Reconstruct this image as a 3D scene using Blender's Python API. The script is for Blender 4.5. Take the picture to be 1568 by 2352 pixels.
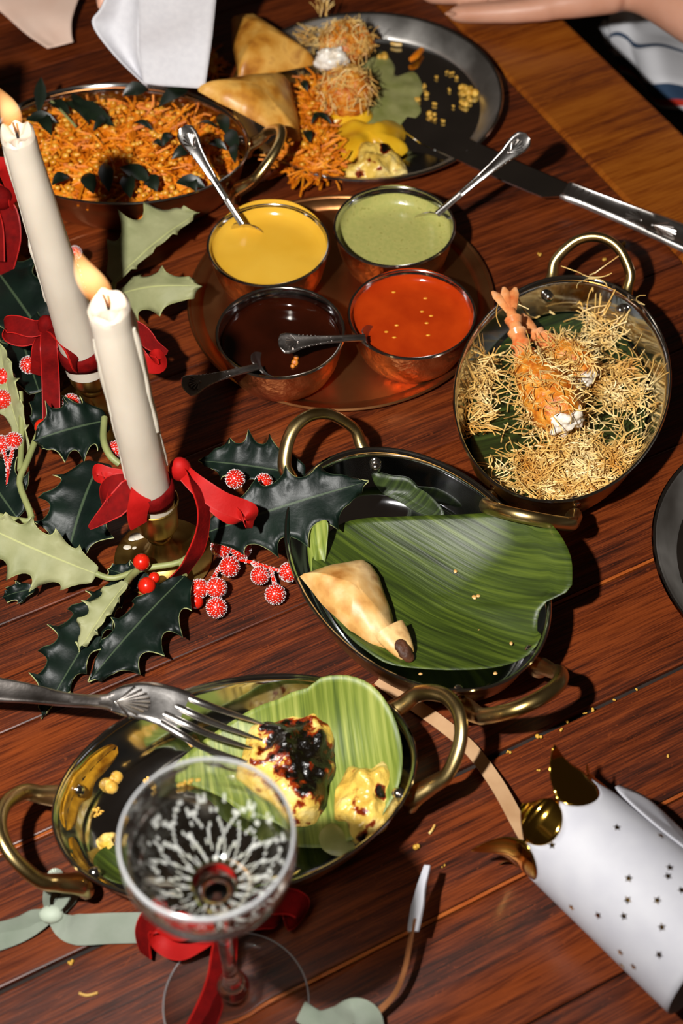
import bpy, bmesh, math, random
from mathutils import Vector, Matrix, noise
from math import sin, cos, pi, radians, sqrt, atan2

for o in list(bpy.data.objects): bpy.data.objects.remove(o, do_unlink=True)
scene = bpy.context.scene
COL = scene.collection
RNG = random.Random(7)

# ------------------------------------------------------------------ camera, world, flash, exposure
CAM_H, F_PX = 0.85, 3500.0
PITCH, ROLL = radians(51.9), radians(-1.0)
_fw = Vector((0, cos(PITCH), -sin(PITCH))); _r0 = Vector((1, 0, 0)); _u0 = _r0.cross(_fw)
_R = cos(ROLL)*_r0 + sin(ROLL)*_u0; _U = -sin(ROLL)*_r0 + cos(ROLL)*_u0
cd = bpy.data.cameras.new('camera'); cam = bpy.data.objects.new('camera', cd); COL.objects.link(cam)
cam.matrix_world = Matrix(((_R.x, _U.x, -_fw.x, 0), (_R.y, _U.y, -_fw.y, 0), (_R.z, _U.z, -_fw.z, CAM_H), (0, 0, 0, 1)))
cd.sensor_fit = 'VERTICAL'; cd.sensor_height = 36.0; cd.sensor_width = 24.0
cd.lens = F_PX/2352*36.0; cd.clip_start = 0.01
cd.dof.use_dof = True; cd.dof.focus_distance = 1.04; cd.dof.aperture_fstop = 6.3
scene.camera = cam

w = bpy.data.worlds.new('dim_room'); scene.world = w; w.use_nodes = True
w.node_tree.nodes['Background'].inputs[0].default_value = (1.0, 0.72, 0.52, 1)
w.node_tree.nodes['Background'].inputs[1].default_value = 0.022

fl = bpy.data.lights.new('camera_flash', 'SPOT'); fl.energy = 66; fl.shadow_soft_size = 0.016; fl.spot_size = radians(110); fl.spot_blend = 1.0; fl.color = (1.0, 0.97, 0.93)
flo = bpy.data.objects.new('camera_flash', fl); COL.objects.link(flo); flo.location = (-0.24, 0.15, 0.82); flo.rotation_euler = (Vector((0.05, 1.06, 0.0))-Vector(flo.location)).to_track_quat('-Z', 'Y').to_euler()

scene.view_settings.view_transform = 'Standard'; scene.view_settings.look = 'None'
scene.view_settings.exposure = 0.0; scene.view_settings.gamma = 1.0; scene.view_settings.use_curve_mapping = False

# ------------------------------------------------------------------ helpers
def at(px, py, z=0.0):
    """the point at height z that the photograph shows at (px, py)"""
    d = _R*((px-784)/F_PX) - _U*((py-1176)/F_PX) + _fw
    k = (CAM_H-z)/(-d.z)
    return Vector((d.x*k, d.y*k, z))

def lin(h):
    h = h.lstrip('#'); v = [int(h[i:i+2], 16)/255 for i in (0, 2, 4)]
    return tuple(c/12.92 if c <= .04045 else ((c+.055)/1.055)**2.4 for c in v) + (1,)

def setin(b, k, v):
    if k in b.inputs: b.inputs[k].default_value = v

MATS = {}
def mat(name, cols, tex='noise', scale=20, detail=4, rough=.5, rough2=None, metal=0, bump=0, bscale=None, stretch=(1, 1, 1), rotz=0,
        distort=0.0, coord='Object', sss=0, coat=0, trans=0, ior=None, sheen=0, emit=None, pos=None, spec=None, bdist=.001):
    """principled surface whose colour runs through a ramp driven by a procedural texture"""
    m = bpy.data.materials.new(name); m.use_nodes = True; nt = m.node_tree; N = nt.nodes; L = nt.links
    b = N['Principled BSDF']
    if isinstance(cols, str): cols = [cols]
    setin(b, 'Roughness', rough); setin(b, 'Metallic', metal)
    if ior: setin(b, 'IOR', ior)
    if sss: setin(b, 'Subsurface Weight', sss); setin(b, 'Subsurface Radius', (.01, .005, .003)); setin(b, 'Subsurface Scale', .6)
    if coat: setin(b, 'Coat Weight', coat); setin(b, 'Coat Roughness', .08)
    if trans: setin(b, 'Transmission Weight', trans)
    if spec is not None: setin(b, 'Specular IOR Level', spec)
    if sheen: setin(b, 'Sheen Weight', sheen); setin(b, 'Sheen Tint', (1, .25, .2, 1)); setin(b, 'Sheen Roughness', .35)
    if emit: setin(b, 'Emission Color', lin(emit[0])); setin(b, 'Emission Strength', emit[1])
    tc = N.new('ShaderNodeTexCoord'); mp = N.new('ShaderNodeMapping'); L.new(tc.outputs[coord], mp.inputs[0])
    mp.vector_type = 'TEXTURE'; mp.inputs['Scale'].default_value = [1/x for x in stretch]; mp.inputs['Rotation'].default_value = (0, 0, rotz)
    if len(cols) == 1: b.inputs['Base Color'].default_value = lin(cols[0])
    if len(cols) > 1 or rough2 is not None:
        if tex == 'noise':
            t = N.new('ShaderNodeTexNoise'); t.inputs['Scale'].default_value = scale; t.inputs['Detail'].default_value = detail
            t.inputs['Distortion'].default_value = distort; fac = t.outputs[0]
        elif tex == 'wave':
            t = N.new('ShaderNodeTexWave'); t.inputs['Scale'].default_value = scale; t.inputs['Distortion'].default_value = distort
            t.inputs['Detail'].default_value = detail; t.inputs['Detail Scale'].default_value = 2; fac = t.outputs['Fac']
        elif tex == 'voronoi':
            t = N.new('ShaderNodeTexVoronoi'); t.inputs['Scale'].default_value = scale; fac = t.outputs[0]
        L.new(mp.outputs[0], t.inputs[0])
        if len(cols) > 1:
            r = N.new('ShaderNodeValToRGB'); e = r.color_ramp.elements
            ps = pos or [.3+.4*i/(len(cols)-1) for i in range(len(cols))]
            while len(e) < len(cols): e.new(.5)
            for i, c in enumerate(cols): e[i].position = ps[i]; e[i].color = lin(c)
            L.new(fac, r.inputs[0]); L.new(r.outputs[0], b.inputs['Base Color'])
        if rough2 is not None:
            mr = N.new('ShaderNodeMapRange'); mr.inputs[1].default_value = .3; mr.inputs[2].default_value = .7
            mr.inputs[3].default_value = rough; mr.inputs[4].default_value = rough2
            L.new(fac, mr.inputs[0]); L.new(mr.outputs[0], b.inputs['Roughness'])
    if bump:
        t2 = N.new('ShaderNodeTexNoise'); t2.inputs['Scale'].default_value = bscale or scale*3; t2.inputs['Detail'].default_value = 3
        L.new(mp.outputs[0], t2.inputs[0])
        bp = N.new('ShaderNodeBump'); bp.inputs['Strength'].default_value = bump; bp.inputs['Distance'].default_value = bdist
        L.new(t2.outputs[0], bp.inputs['Height']); L.new(bp.outputs[0], b.inputs['Normal'])
    MATS[name] = m
    return m

class Root:
    """a thing: an Empty at its base; parts are built in world coordinates and stored relative to it"""
    pass

def tag(o, label, cat, group=None, kind=None):
    if label: o['label'] = label
    if cat: o['category'] = cat
    if group: o['group'] = group
    if kind: o['kind'] = kind
    return o

def thing(name, label, cat, loc, group=None):
    o = bpy.data.objects.new(name, None); COL.objects.link(o); o.location = loc
    o.empty_display_size = .02
    return tag(o, label, cat, group)

def root_loc(o):
    while o.parent: o = o.parent
    return Vector(o.location)

def mk(name, verts, faces, mats, parent=None, smooth=True, fm=None, uv=None, label=None, cat=None, group=None, kind=None):
    """one mesh object from world-space verts"""
    me = bpy.data.meshes.new(name)
    verts = [Vector(v) for v in verts]
    if parent is not None: loc = root_loc(parent)
    else:
        xs = [v.x for v in verts]; ys = [v.y for v in verts]; zs = [v.z for v in verts]
        loc = Vector(((min(xs)+max(xs))/2, (min(ys)+max(ys))/2, min(zs)))
    me.from_pydata([v-loc for v in verts], [], faces)
    if not isinstance(mats, (list, tuple)): mats = [mats]
    for m in mats: me.materials.append(m)
    if fm: me.polygons.foreach_set('material_index', fm)
    if smooth: me.polygons.foreach_set('use_smooth', [True]*len(me.polygons))
    if uv:
        ul = me.uv_layers.new(name='UVMap')
        for lp in me.loops: ul.data[lp.index].uv = uv[lp.vertex_index]
    bm = bmesh.new(); bm.from_mesh(me); bmesh.ops.recalc_face_normals(bm, faces=bm.faces) if not uv else None
    bm.to_mesh(me); bm.free(); me.update()
    if smooth: me.set_sharp_from_angle(angle=radians(58))
    o = bpy.data.objects.new(name, me); COL.objects.link(o)
    if parent is not None: o.parent = parent
    else: o.location = loc
    return tag(o, label, cat, group, kind)

class MB:
    def __init__(s): s.v = []; s.f = []; s.m = []
    def add(s, vf, mi=0):
        v, f = vf; k = len(s.v); s.v += [Vector(x) for x in v]; s.f += [tuple(i+k for i in q) for q in f]; s.m += [mi]*len(f)
        return s
    def build(s, name, mats, parent=None, **k):
        return mk(name, s.v, s.f, mats, parent, fm=s.m, **k)

def spline(pts, n=24, closed=False):
    P = [Vector(p) for p in pts]; m = len(P); out = []
    segs = m if closed else m-1
    per = max(1, n//segs)
    for i in range(segs):
        g = (lambda j: P[j % m]) if closed else (lambda j: P[min(max(j, 0), m-1)])
        p0, p1, p2, p3 = g(i-1), g(i), g(i+1), g(i+2)
        for k in range(per):
            t = k/per
            out.append(.5*((2*p1)+(p2-p0)*t+(2*p0-5*p1+4*p2-p3)*t*t+(3*p1-p0-3*p2+p3)*t**3))
    if not closed: out.append(P[-1].copy())
    return out

def lerpl(a, t):
    """piecewise-linear value of list a at t in 0..1"""
    if not isinstance(a, (list, tuple)): return a
    x = t*(len(a)-1); i = min(int(x), len(a)-2); return a[i]+(a[i+1]-a[i])*(x-i)

def frames(P, up=None):
    n = len(P); T = [(P[min(i+1, n-1)]-P[max(i-1, 0)]).normalized() for i in range(n)]
    a = Vector(up) if up is not None else Vector((0, 0, 1))
    if abs(T[0].dot(a)) > .95 and up is None: a = Vector((1, 0, 0))
    N = []
    for t in T:
        a = a - t*a.dot(t)
        if a.length < 1e-6: a = t.orthogonal()
        a.normalize(); N.append(a.copy())
        if up is not None: a = Vector(up)
    return T, N

def tube(P, r, n=8, flat=1.0, up=None, cap=True):
    P = [Vector(p) for p in P]; T, N = frames(P, up); v = []; f = []
    for i, p in enumerate(P):
        rr = lerpl(r, i/(len(P)-1)); b = T[i].cross(N[i]); fl_ = lerpl(flat, i/(len(P)-1))
        for k in range(n):
            a = 2*pi*k/n; v.append(p + b*(rr*cos(a)) + N[i]*(rr*fl_*sin(a)))
    for i in range(len(P)-1):
        for k in range(n): f.append((i*n+k, i*n+(k+1) % n, (i+1)*n+(k+1) % n, (i+1)*n+k))
    if cap: f.append(tuple(reversed(range(n)))); f.append(tuple(range((len(P)-1)*n, len(P)*n)))
    return v, f

def strip(P, W, nrm, th=.0007, cup=0.0, m=4):
    """a flat band along P: W half-width, nrm normals (one or a list to interpolate)"""
    P = [Vector(p) for p in P]; n = len(P); v = []; f = []
    T = [(P[min(i+1, n-1)]-P[max(i-1, 0)]).normalized() for i in range(n)]
    row = m+1
    for i in range(n):
        t = i/(n-1)
        if isinstance(nrm, list):
            x = t*(len(nrm)-1); j = min(int(x), len(nrm)-2); nn = Vector(nrm[j]).lerp(Vector(nrm[j+1]), x-j)
        else: nn = Vector(nrm)
        nn = nn - T[i]*nn.dot(T[i]); nn.normalize(); b = T[i].cross(nn); hw = lerpl(W, t)
        for s in (1, -1):
            for k in range(row):
                u = -1+2*k/m
                v.append(P[i] + b*(u*hw) + nn*(s*th/2 + cup*hw*(u*u)))
    R = 2*row
    for i in range(n-1):
        for k in range(m):
            f.append((i*R+k, i*R+k+1, (i+1)*R+k+1, (i+1)*R+k))
            f.append((i*R+row+k+1, i*R+row+k, (i+1)*R+row+k, (i+1)*R+row+k+1))
        f.append((i*R+row, i*R, (i+1)*R, (i+1)*R+row)); f.append((i*R+m, i*R+row+m, (i+1)*R+row+m, (i+1)*R+m))
    f.append(tuple(range(0, row))+tuple(range(R-1, row-1, -1))); k = (n-1)*R
    f.append(tuple(range(k+row-1, k-1, -1))+tuple(range(k+row, k+R)))
    return v, f

def lathe(prof, c, n=48, mod=None):
    v = []; f = []; c = Vector(c); rows = []
    for (r, z) in prof:
        if r < 1e-6: rows.append([len(v)]); v.append(c+Vector((0, 0, z)))
        else:
            rows.append(list(range(len(v), len(v)+n)))
            for k in range(n):
                a = 2*pi*k/n; q = r*(mod(a, r, z) if mod else 1); v.append(c+Vector((q*cos(a), q*sin(a), z)))
    for A, B in zip(rows, rows[1:]):
        for k in range(n):
            if len(A) == 1 and len(B) == 1: continue
            if len(A) == 1: f.append((A[0], B[(k+1) % n], B[k]))
            elif len(B) == 1: f.append((A[k], A[(k+1) % n], B[0]))
            else: f.append((A[k], A[(k+1) % n], B[(k+1) % n], B[k]))
    return v, f

def ball(c, r, seg=16, ring=10, sc=(1, 1, 1)):
    c = Vector(c)
    prof = [(sin(pi*i/ring)*r, -cos(pi*i/ring)*r) for i in range(ring+1)]
    v, f = lathe(prof, (0, 0, 0), seg)
    return [c+Vector((p.x*sc[0], p.y*sc[1], p.z*sc[2])) for p in v], f

def octa(c, r, jit=0.0):
    c = Vector(c); d = [(1, 0, 0), (0, 1, 0), (-1, 0, 0), (0, -1, 0), (0, 0, 1), (0, 0, -1)]
    v = [c+Vector(x)*r*(1+jit*RNG.uniform(-1, 1)) for x in d]
    return v, [(0, 1, 4), (1, 2, 4), (2, 3, 4), (3, 0, 4), (1, 0, 5), (2, 1, 5), (3, 2, 5), (0, 3, 5)]

def resample(pts, n):
    P = spline(pts, max(n*4, len(pts)*8), True); L = [0]
    for a, b in zip(P, P[1:]+P[:1]): L.append(L[-1]+(b-a).length)
    out = []; j = 0
    for k in range(n):
        d = L[-1]*k/n
        while L[j+1] < d: j += 1
        t = (d-L[j])/max(L[j+1]-L[j], 1e-9); out.append(P[j].lerp(P[(j+1) % len(P)], t))
    return out

def dome(outline, lift, cz=None, n=56, rings=10, q=.5, nz=0.0, nscale=60, thick=None, seed=0, q2=1.0, centre=None):
    """a rounded body over an outline (world points with edge heights): lift = height of the crown over the edge,
    cz = height of the middle, thick = depth of the underside"""
    O = resample(outline, n); c = sum(O, Vector())/n
    if centre is not None: c = Vector((centre[0], centre[1], c.z))
    if cz is not None: c.z = cz
    v = []; f = []
    off = Vector((seed*3.7, seed*1.3, seed*.7))
    for i in range(rings):
        s = 1-i/rings
        for p in O:
            x = c + (p-c)*s; x.z = c.z+(p.z-c.z)*(s**q2) + lift*(1-s*s)**q
            if nz: x += Vector((0, 0, 1))*nz*noise.noise((x+off)*nscale)*(1 if s < 1 else .3) + (p-c).normalized()*nz*.6*noise.noise((x+off)*nscale+Vector((9, 9, 9)))
            v.append(x)
    top = len(v); ct = c.copy(); ct.z += lift; v.append(ct)
    for i in range(rings-1):
        for k in range(n): f.append((i*n+k, i*n+(k+1) % n, (i+1)*n+(k+1) % n, (i+1)*n+k))
    for k in range(n): f.append(((rings-1)*n+k, (rings-1)*n+(k+1) % n, top))
    if thick is not None:
        b0 = len(v)
        for i in range(1, 4):
            s = 1-i*.25
            for p in O:
                x = c+(p-c)*s; x.z = c.z+(p.z-c.z)*(s**q2) - thick*(1-s*s)**.6; v.append(x)
        bc = len(v); x = c.copy(); x.z -= thick; v.append(x)
        for k in range(n): f.append((k, b0+k, b0+(k+1) % n, (k+1) % n))
        for i in range(2):
            for k in range(n): f.append((b0+i*n+k, b0+(i+1)*n+k, b0+(i+1)*n+(k+1) % n, b0+i*n+(k+1) % n))
        for k in range(n): f.append((b0+2*n+k, bc, b0+2*n+(k+1) % n))
    return v, f

def noisy(v, amp, sc, seed=0):
    o_ = Vector((seed*5.1, seed*2.3, seed))
    return [p+Vector((noise.noise(p*sc+o_), noise.noise(p*sc+o_+Vector((31, 0, 0))), noise.noise(p*sc+o_+Vector((0, 17, 0)))))*amp for p in v]

def px(L_, z): return [at(a, b, z) for a, b in L_]
def pz(L_): return [at(a, b, c) for a, b, c in L_]

# ------------------------------------------------------------------ materials
def wood_mat(name, dark, mid, light, grain=1.0, rough=.33, worn=0.0):
    m = bpy.data.materials.new(name); m.use_nodes = True; nt = m.node_tree; N = nt.nodes; L = nt.links; b = N['Principled BSDF']
    tc = N.new('ShaderNodeTexCoord'); oi = N.new('ShaderNodeObjectInfo')
    ad = N.new('ShaderNodeVectorMath'); ad.operation = 'ADD'; sc = N.new('ShaderNodeVectorMath'); sc.operation = 'SCALE'
    cx = N.new('ShaderNodeCombineXYZ'); L.new(oi.outputs['Random'], cx.inputs[0]); L.new(oi.outputs['Random'], cx.inputs[1])
    L.new(cx.outputs[0], sc.inputs[0]); sc.inputs['Scale'].default_value = 13.7
    L.new(tc.outputs['Object'], ad.inputs[0]); L.new(sc.outputs[0], ad.inputs[1])
    def noi(s, scale, det, dist=0):
        mp = N.new('ShaderNodeMapping'); mp.inputs['Scale'].default_value = s; L.new(ad.outputs[0], mp.inputs[0])
        t = N.new('ShaderNodeTexNoise'); t.inputs['Scale'].default_value = scale; t.inputs['Detail'].default_value = det
        t.inputs['Distortion'].default_value = dist; L.new(mp.outputs[0], t.inputs[0]); return t.outputs[0]
    g1 = noi((5, 110, 20), 2.6*grain, 6, .3)      # long grain streaks
    g2 = noi((2, 12, 4), 2.0, 4, .6)          # broad figure
    g3 = noi((30, 700, 60), 1.4, 3)              # pores
    def mth(op, a, c):
        x = N.new('ShaderNodeMath'); x.operation = op
        for i, k in enumerate((a, c)):
            if isinstance(k, (int, float)): x.inputs[i].default_value = k
            else: L.new(k, x.inputs[i])
        return x.outputs[0]
    s = mth('ADD', mth('ADD', mth('MULTIPLY', g1, .34), mth('MULTIPLY', g2, .36)), mth('MULTIPLY', g3, .34))
    r = N.new('ShaderNodeValToRGB'); e = r.color_ramp.elements; e.new(.5); e.new(.5)
    for i, (p, c) in enumerate(((.40, dark), (.50, mid), (.56, mid), (.68, light))): e[i].position = p; e[i].color = lin(c)
    e[2].color = tuple((x+y)/2 for x, y in zip(lin(mid), lin(light)))
    L.new(s, r.inputs[0])
    # scuffs: thin pale scratches with their own shape
    sv = noi((30, 60, 10), 3.5, 2, 4.0)
    sr = N.new('ShaderNodeValToRGB'); se = sr.color_ramp.elements; se[0].position = .655; se[0].color = (0, 0, 0, 1); se[1].position = .70; se[1].color = (1, 1, 1, 1)
    L.new(sv, sr.inputs[0]); mx = N.new('ShaderNodeMixRGB'); mx.inputs[2].default_value = lin(light)
    L.new(mth('MULTIPLY', sr.outputs[0], .5+worn), mx.inputs[0]); L.new(r.outputs[0], mx.inputs[1]); L.new(mx.outputs[0], b.inputs['Base Color'])
    mr = N.new('ShaderNodeMapRange'); mr.inputs[1].default_value = .35; mr.inputs[2].default_value = .65
    mr.inputs[3].default_value = rough+.12; mr.inputs[4].default_value = rough-.08; L.new(g2, mr.inputs[0]); L.new(mr.outputs[0], b.inputs['Roughness'])
    bp = N.new('ShaderNodeBump'); bp.inputs['Strength'].default_value = .35; bp.inputs['Distance'].default_value = .0006
    L.new(s, bp.inputs['Height']); L.new(bp.outputs[0], b.inputs['Normal'])
    MATS[name] = m; return m

M_wood = wood_mat('dark_table_wood', '#280f06', '#54220d', '#823c18')
M_border = wood_mat('border_wood', '#5a2408', '#8a450f', '#a8601c', grain=.6, worn=.2)
M_inlay = wood_mat('inlay_wood', '#6a2c0e', '#9a4a1c', '#b5662c')
M_gap = mat('gap_dirt', ['#0a0604', '#2a1a10'], scale=80, rough=.8)
M_floor = mat('dark_floor', ['#060404', '#0c0806'], scale=3, rough=.8)
M_steel = mat('polished_steel', ['#b9bbbe', '#d2d2d2'], scale=25, rough=.04, rough2=.14, metal=1, bump=.08, bscale=30)
M_brushed = mat('brushed_steel', ['#c4c0ba', '#e4e0da'], scale=25, rough=.34, rough2=.5, metal=1, bump=.15, bscale=60)
M_rim = mat('steel_rim', '#d8d4cc', rough=.15, metal=1)
M_copper = mat('hammered_copper', ['#c06c38', '#e29a60'], scale=30, rough=.26, rough2=.44, metal=1, bump=.9, bscale=110, bdist=.002)
M_copper_in = mat('copper_tray_metal', ['#a9653a', '#c98d58', '#93502a'], scale=9, rough=.3, rough2=.48, metal=1, bump=.25, bscale=60)
M_brassout = mat('aged_brass', ['#8a5f2c', '#b98a48'], scale=18, rough=.25, rough2=.45, metal=1, bump=.25, bscale=60)
M_brass = mat('brass', ['#c2a362', '#e0c890'], scale=25, rough=.24, rough2=.36, metal=1)
M_candle_brass = mat('dull_brass', ['#8d6c30', '#c0a058'], scale=40, rough=.28, rough2=.45, metal=1)
M_silver = mat('silver_plate', ['#c4bfba', '#dad6d2'], scale=30, rough=.17, rough2=.34, metal=1, bump=.05, bscale=300)
M_silverdark = mat('darker_silver', ['#9a928c', '#b8b0aa'], scale=40, rough=.28, rough2=.42, metal=1, bump=.12, bscale=420)  # silver with a darker base tone and rougher finish
M_gold = mat('gold_foil', '#c79a3c', rough=.1, metal=1, bump=.3, bscale=40)

def banana_mat(name, c1, c2, c3, rotz, rough=.48):
    m = mat(name, [c1, c2, c3], tex='noise', scale=9, detail=6, stretch=(1.5, 38, 1), rotz=rotz, rough=rough, bump=.3, bscale=16, coat=.0, pos=[.32, .5, .72])
    return m

M_yellow = mat('yellow_sauce', ['#dba52c', '#e4b33e'], scale=18, rough=.13, sss=.1, bump=.12, bscale=30)
M_green = mat('green_chutney', ['#a5a45c', '#b0aa62', '#86873f'], scale=230, rough=.22, bump=.3, bscale=160, pos=[.4, .6, .74])
M_red = mat('red_sauce', ['#a02c08', '#b93c0c'], scale=40, rough=.1, bump=.3, bscale=60)
M_dark = mat('tamarind_sauce', ['#1c0702', '#2e0d04'], scale=30, rough=.08, bump=.15, bscale=40)
M_wax = mat('candle_wax', ['#c4b8a6', '#cec3b2'], scale=20, rough=.42, sss=.25, bump=.1, bscale=60)
M_wick = mat('wick', '#1a1310', rough=.9)
M_velvet = mat('red_velvet', ['#560404', '#720706'], scale=160, rough=.8, spec=.1, bump=.3, bscale=500)
M_selvage = mat('red_selvage', ['#9c120e', '#ae1a14'], scale=80, rough=.5, spec=.2)
M_satin = mat('red_satin', ['#9c100e', '#b01815'], scale=60, rough=.6, spec=.15, bump=.15, bscale=400)
M_berry = mat('red_berry', ['#c01508', '#d62812'], scale=60, rough=.25, coat=.3)
M_sugar = mat('sugar_beads', '#f6ecea', rough=.25, trans=.4)
M_stem = mat('sage_stem', ['#7d8350', '#94985f'], scale=60, rough=.5)
M_sage_ribbon = mat('sage_grosgrain', ['#aebca6', '#c4cebc'], scale=60, rough=.65)
M_pastry = mat('samosa_pastry', ['#a46a2c', '#cf9c58', '#e0b97c', '#8f5220'], scale=48, detail=5, rough=.42, bump=.4, bscale=90, pos=[.28, .45, .6, .78])
M_pastry2 = mat('samosa_pastry_golden', ['#985414', '#cc8a30', '#e2ab52', '#8a4612'], scale=46, detail=5, rough=.4, bump=.4, bscale=90, pos=[.28, .45, .6, .78])
M_toast = mat('toasted_pastry', ['#7a431a', '#a8692e'], scale=60, rough=.5, bump=.4)
M_filling = mat('samosa_filling', ['#2a1408', '#5c3012'], scale=120, rough=.6, bump=.6)
M_crust = mat('fried_crust', ['#a8480c', '#d07a1c', '#e3a03c'], scale=150, rough=.45, bump=.9, bscale=220, bdist=.002)
M_vermi = mat('fried_vermicelli', ['#c88a34', '#e6bc6a', '#f4dca0'], scale=50, rough=.45)
M_prawn = mat('prawn_shell', ['#d0602a', '#ee9a5c', '#f4b98a'], scale=70, rough=.28, sss=.1, bump=.2)
M_flesh = mat('white_flesh', ['#dccab0', '#efe6d6', '#f4eee4'], scale=160, rough=.35, bump=.5, bscale=150)
M_carrot = mat('grated_carrot', ['#b85a08', '#dc7a10', '#ee9a20'], scale=90, rough=.5, spec=.2)
M_lentil = mat('lentil', ['#d08414', '#efb23c'], scale=100, rough=.3, coat=.2)
M_curryleaf = mat('curry_leaf', ['#0a120a', '#182414'], scale=60, rough=.4)
M_ychut = mat('yellow_chutney', ['#d09410', '#e8b828'], scale=40, rough=.25, bump=.4, bscale=90)
M_gchut = mat('green_chutney_smear', ['#7e8244', '#a2a068'], scale=60, rough=.3, bump=.3, bscale=90)
M_fish = mat('grilled_fish', ['#c78a1c', '#e2b748', '#efd184', '#d08a28'], scale=70, detail=5, rough=.3, bump=.8, bscale=160, bdist=.002)
M_napkin = mat('white_linen', ['#d3d2d6', '#dcdbde'], scale=200, rough=.8, bump=.15, bscale=900)
M_pink = mat('blush_linen', ['#ecc6b0', '#f2d2be'], scale=30, rough=.8, bump=.15, bscale=600)
M_skin = mat('skin', ['#d79a7c', '#e2ab90'], scale=30, rough=.45, sss=.2, bump=.12, bscale=250)
M_paper = mat('white_card', ['#bcbcc4', '#c6c6cc'], scale=60, rough=.6)
M_kraft = mat('kraft_strip', ['#b58c64', '#c9a27a'], scale=60, rough=.6)
M_kraft2 = mat('brown_strip', ['#7a4a28', '#94603a'], scale=60, rough=.5)
M_crumb = mat('crumb', ['#c0881e', '#e6bc54'], scale=200, rough=.5, bump=.4)
M_ring = mat('ring_silver', '#dcdcdc', rough=.1, metal=1)
M_curry = mat('curry_smear', ['#8a5a0c', '#c08a20', '#6a3c08'], scale=60, rough=.22, bump=.5, bscale=90)

def glass_mat(name, ior, tint=(1, 1, 1, 1), rough=0.0):
    m = bpy.data.materials.new(name); m.use_nodes = True; b = m.node_tree.nodes['Principled BSDF']
    b.inputs['Base Color'].default_value = tint; setin(b, 'Transmission Weight', 1.0); setin(b, 'IOR', ior); setin(b, 'Roughness', rough)
    return m
M_glass = glass_mat('clear_glass', 1.5)
def glint_glass(name, t, rough):  # diffuse white mixed into clear glass stands in for bright highlights
    m = glass_mat(name, 1.5, (.96, .97, .98, 1), rough); setin(m.node_tree.nodes['Principled BSDF'], 'Transmission Weight', t); return m
M_cutglint = glint_glass('cut_glass_glints', .6, .15)  # cut lattice on the bowl, its white painting the facets' sparkle
M_edgeglint = glint_glass('glass_edge_glint', .55, .15)  # painted highlight along the lip and the foot edge
def clear_liquid():
    m = bpy.data.materials.new('clear_wine'); m.use_nodes = True; nt = m.node_tree; N = nt.nodes; L = nt.links; N.remove(N['Principled BSDF']); o = N['Material Output']
    t = N.new('ShaderNodeBsdfTransparent'); t.inputs[0].default_value = (.97, .97, .93, 1); g = N.new('ShaderNodeBsdfGlossy'); g.inputs['Roughness'].default_value = .02
    fr = N.new('ShaderNodeFresnel'); fr.inputs[0].default_value = 1.33; x = N.new('ShaderNodeMixShader'); L.new(fr.outputs[0], x.inputs[0]); L.new(t.outputs[0], x.inputs[1]); L.new(g.outputs[0], x.inputs[2]); L.new(x.outputs[0], o.inputs[0]); return m
M_water = clear_liquid()

def char_fish_mat():
    m = mat('charred_fish', ['#caa040', '#e6c15a', '#f0d890'], scale=60, detail=5, rough=.3, bump=.9, bscale=170, bdist=.002)
    nt = m.node_tree; N = nt.nodes; L = nt.links; b = N['Principled BSDF']; src = b.inputs['Base Color'].links[0].from_socket
    tc = N.new('ShaderNodeTexCoord'); t = N.new('ShaderNodeTexNoise'); t.inputs['Scale'].default_value = 95; t.inputs['Detail'].default_value = 5
    L.new(tc.outputs['Object'], t.inputs[0])
    at_ = N.new('ShaderNodeVertexColor'); at_.layer_name = 'char'
    a = N.new('ShaderNodeMath'); a.operation = 'MULTIPLY_ADD'; L.new(at_.outputs[0], a.inputs[0]); a.inputs[1].default_value = .34; L.new(t.outputs[0], a.inputs[2])
    r = N.new('ShaderNodeValToRGB'); e = r.color_ramp.elements; e.new(.6); e[0].position = .60; e[0].color = (1, 1, 1, 1); e[1].position = .66; e[1].color = lin('#9a3a0c'); e[2].position = .74; e[2].color = lin('#0d0a0a')
    L.new(a.outputs[0], r.inputs[0]); x = N.new('ShaderNodeMixRGB'); x.blend_type = 'MULTIPLY'; x.inputs[0].default_value = 1
    L.new(src, x.inputs[1]); L.new(r.outputs[0], x.inputs[2]); L.new(x.outputs[0], b.inputs['Base Color'])
    return m
M_char = char_fish_mat()

def holly_mats():
    out = []
    for nm, c1, c2, cv, rg in (('holly_top', '#06100c', '#0e1c14', '#3c4a34', .42), ('holly_underside', '#7f8259', '#97976e', '#a6a870', .55)):
        m = mat(nm, [c1, c2], scale=45, rough=rg, bump=.18, bscale=260, coord='Object', spec=.24); nt = m.node_tree; N = nt.nodes; L = nt.links; b = N['Principled BSDF']
        src = b.inputs['Base Color'].links[0].from_socket
        uvn = N.new('ShaderNodeUVMap'); sp = N.new('ShaderNodeSeparateXYZ'); L.new(uvn.outputs[0], sp.inputs[0])
        a = N.new('ShaderNodeMath'); a.operation = 'SUBTRACT'; L.new(sp.outputs[1], a.inputs[0]); a.inputs[1].default_value = .5
        a2 = N.new('ShaderNodeMath'); a2.operation = 'ABSOLUTE'; L.new(a.outputs[0], a2.inputs[0])
        r = N.new('ShaderNodeValToRGB'); e = r.color_ramp.elements; e.new(.4); e.new(.5)
        for i, (p, k) in enumerate(((.012, 1), (.028, 0), (.486, 0), (.495, 1))): e[i].position = p; e[i].color = (k, k, k, 1)
        L.new(a2.outputs[0], r.inputs[0]); x = N.new('ShaderNodeMixRGB'); x.inputs[2].default_value = lin(cv)
        L.new(r.outputs[0], x.inputs[0]); L.new(src, x.inputs[1]); L.new(x.outputs[0], b.inputs['Base Color']); out.append(m)
    return out
M_holly = holly_mats()

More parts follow.
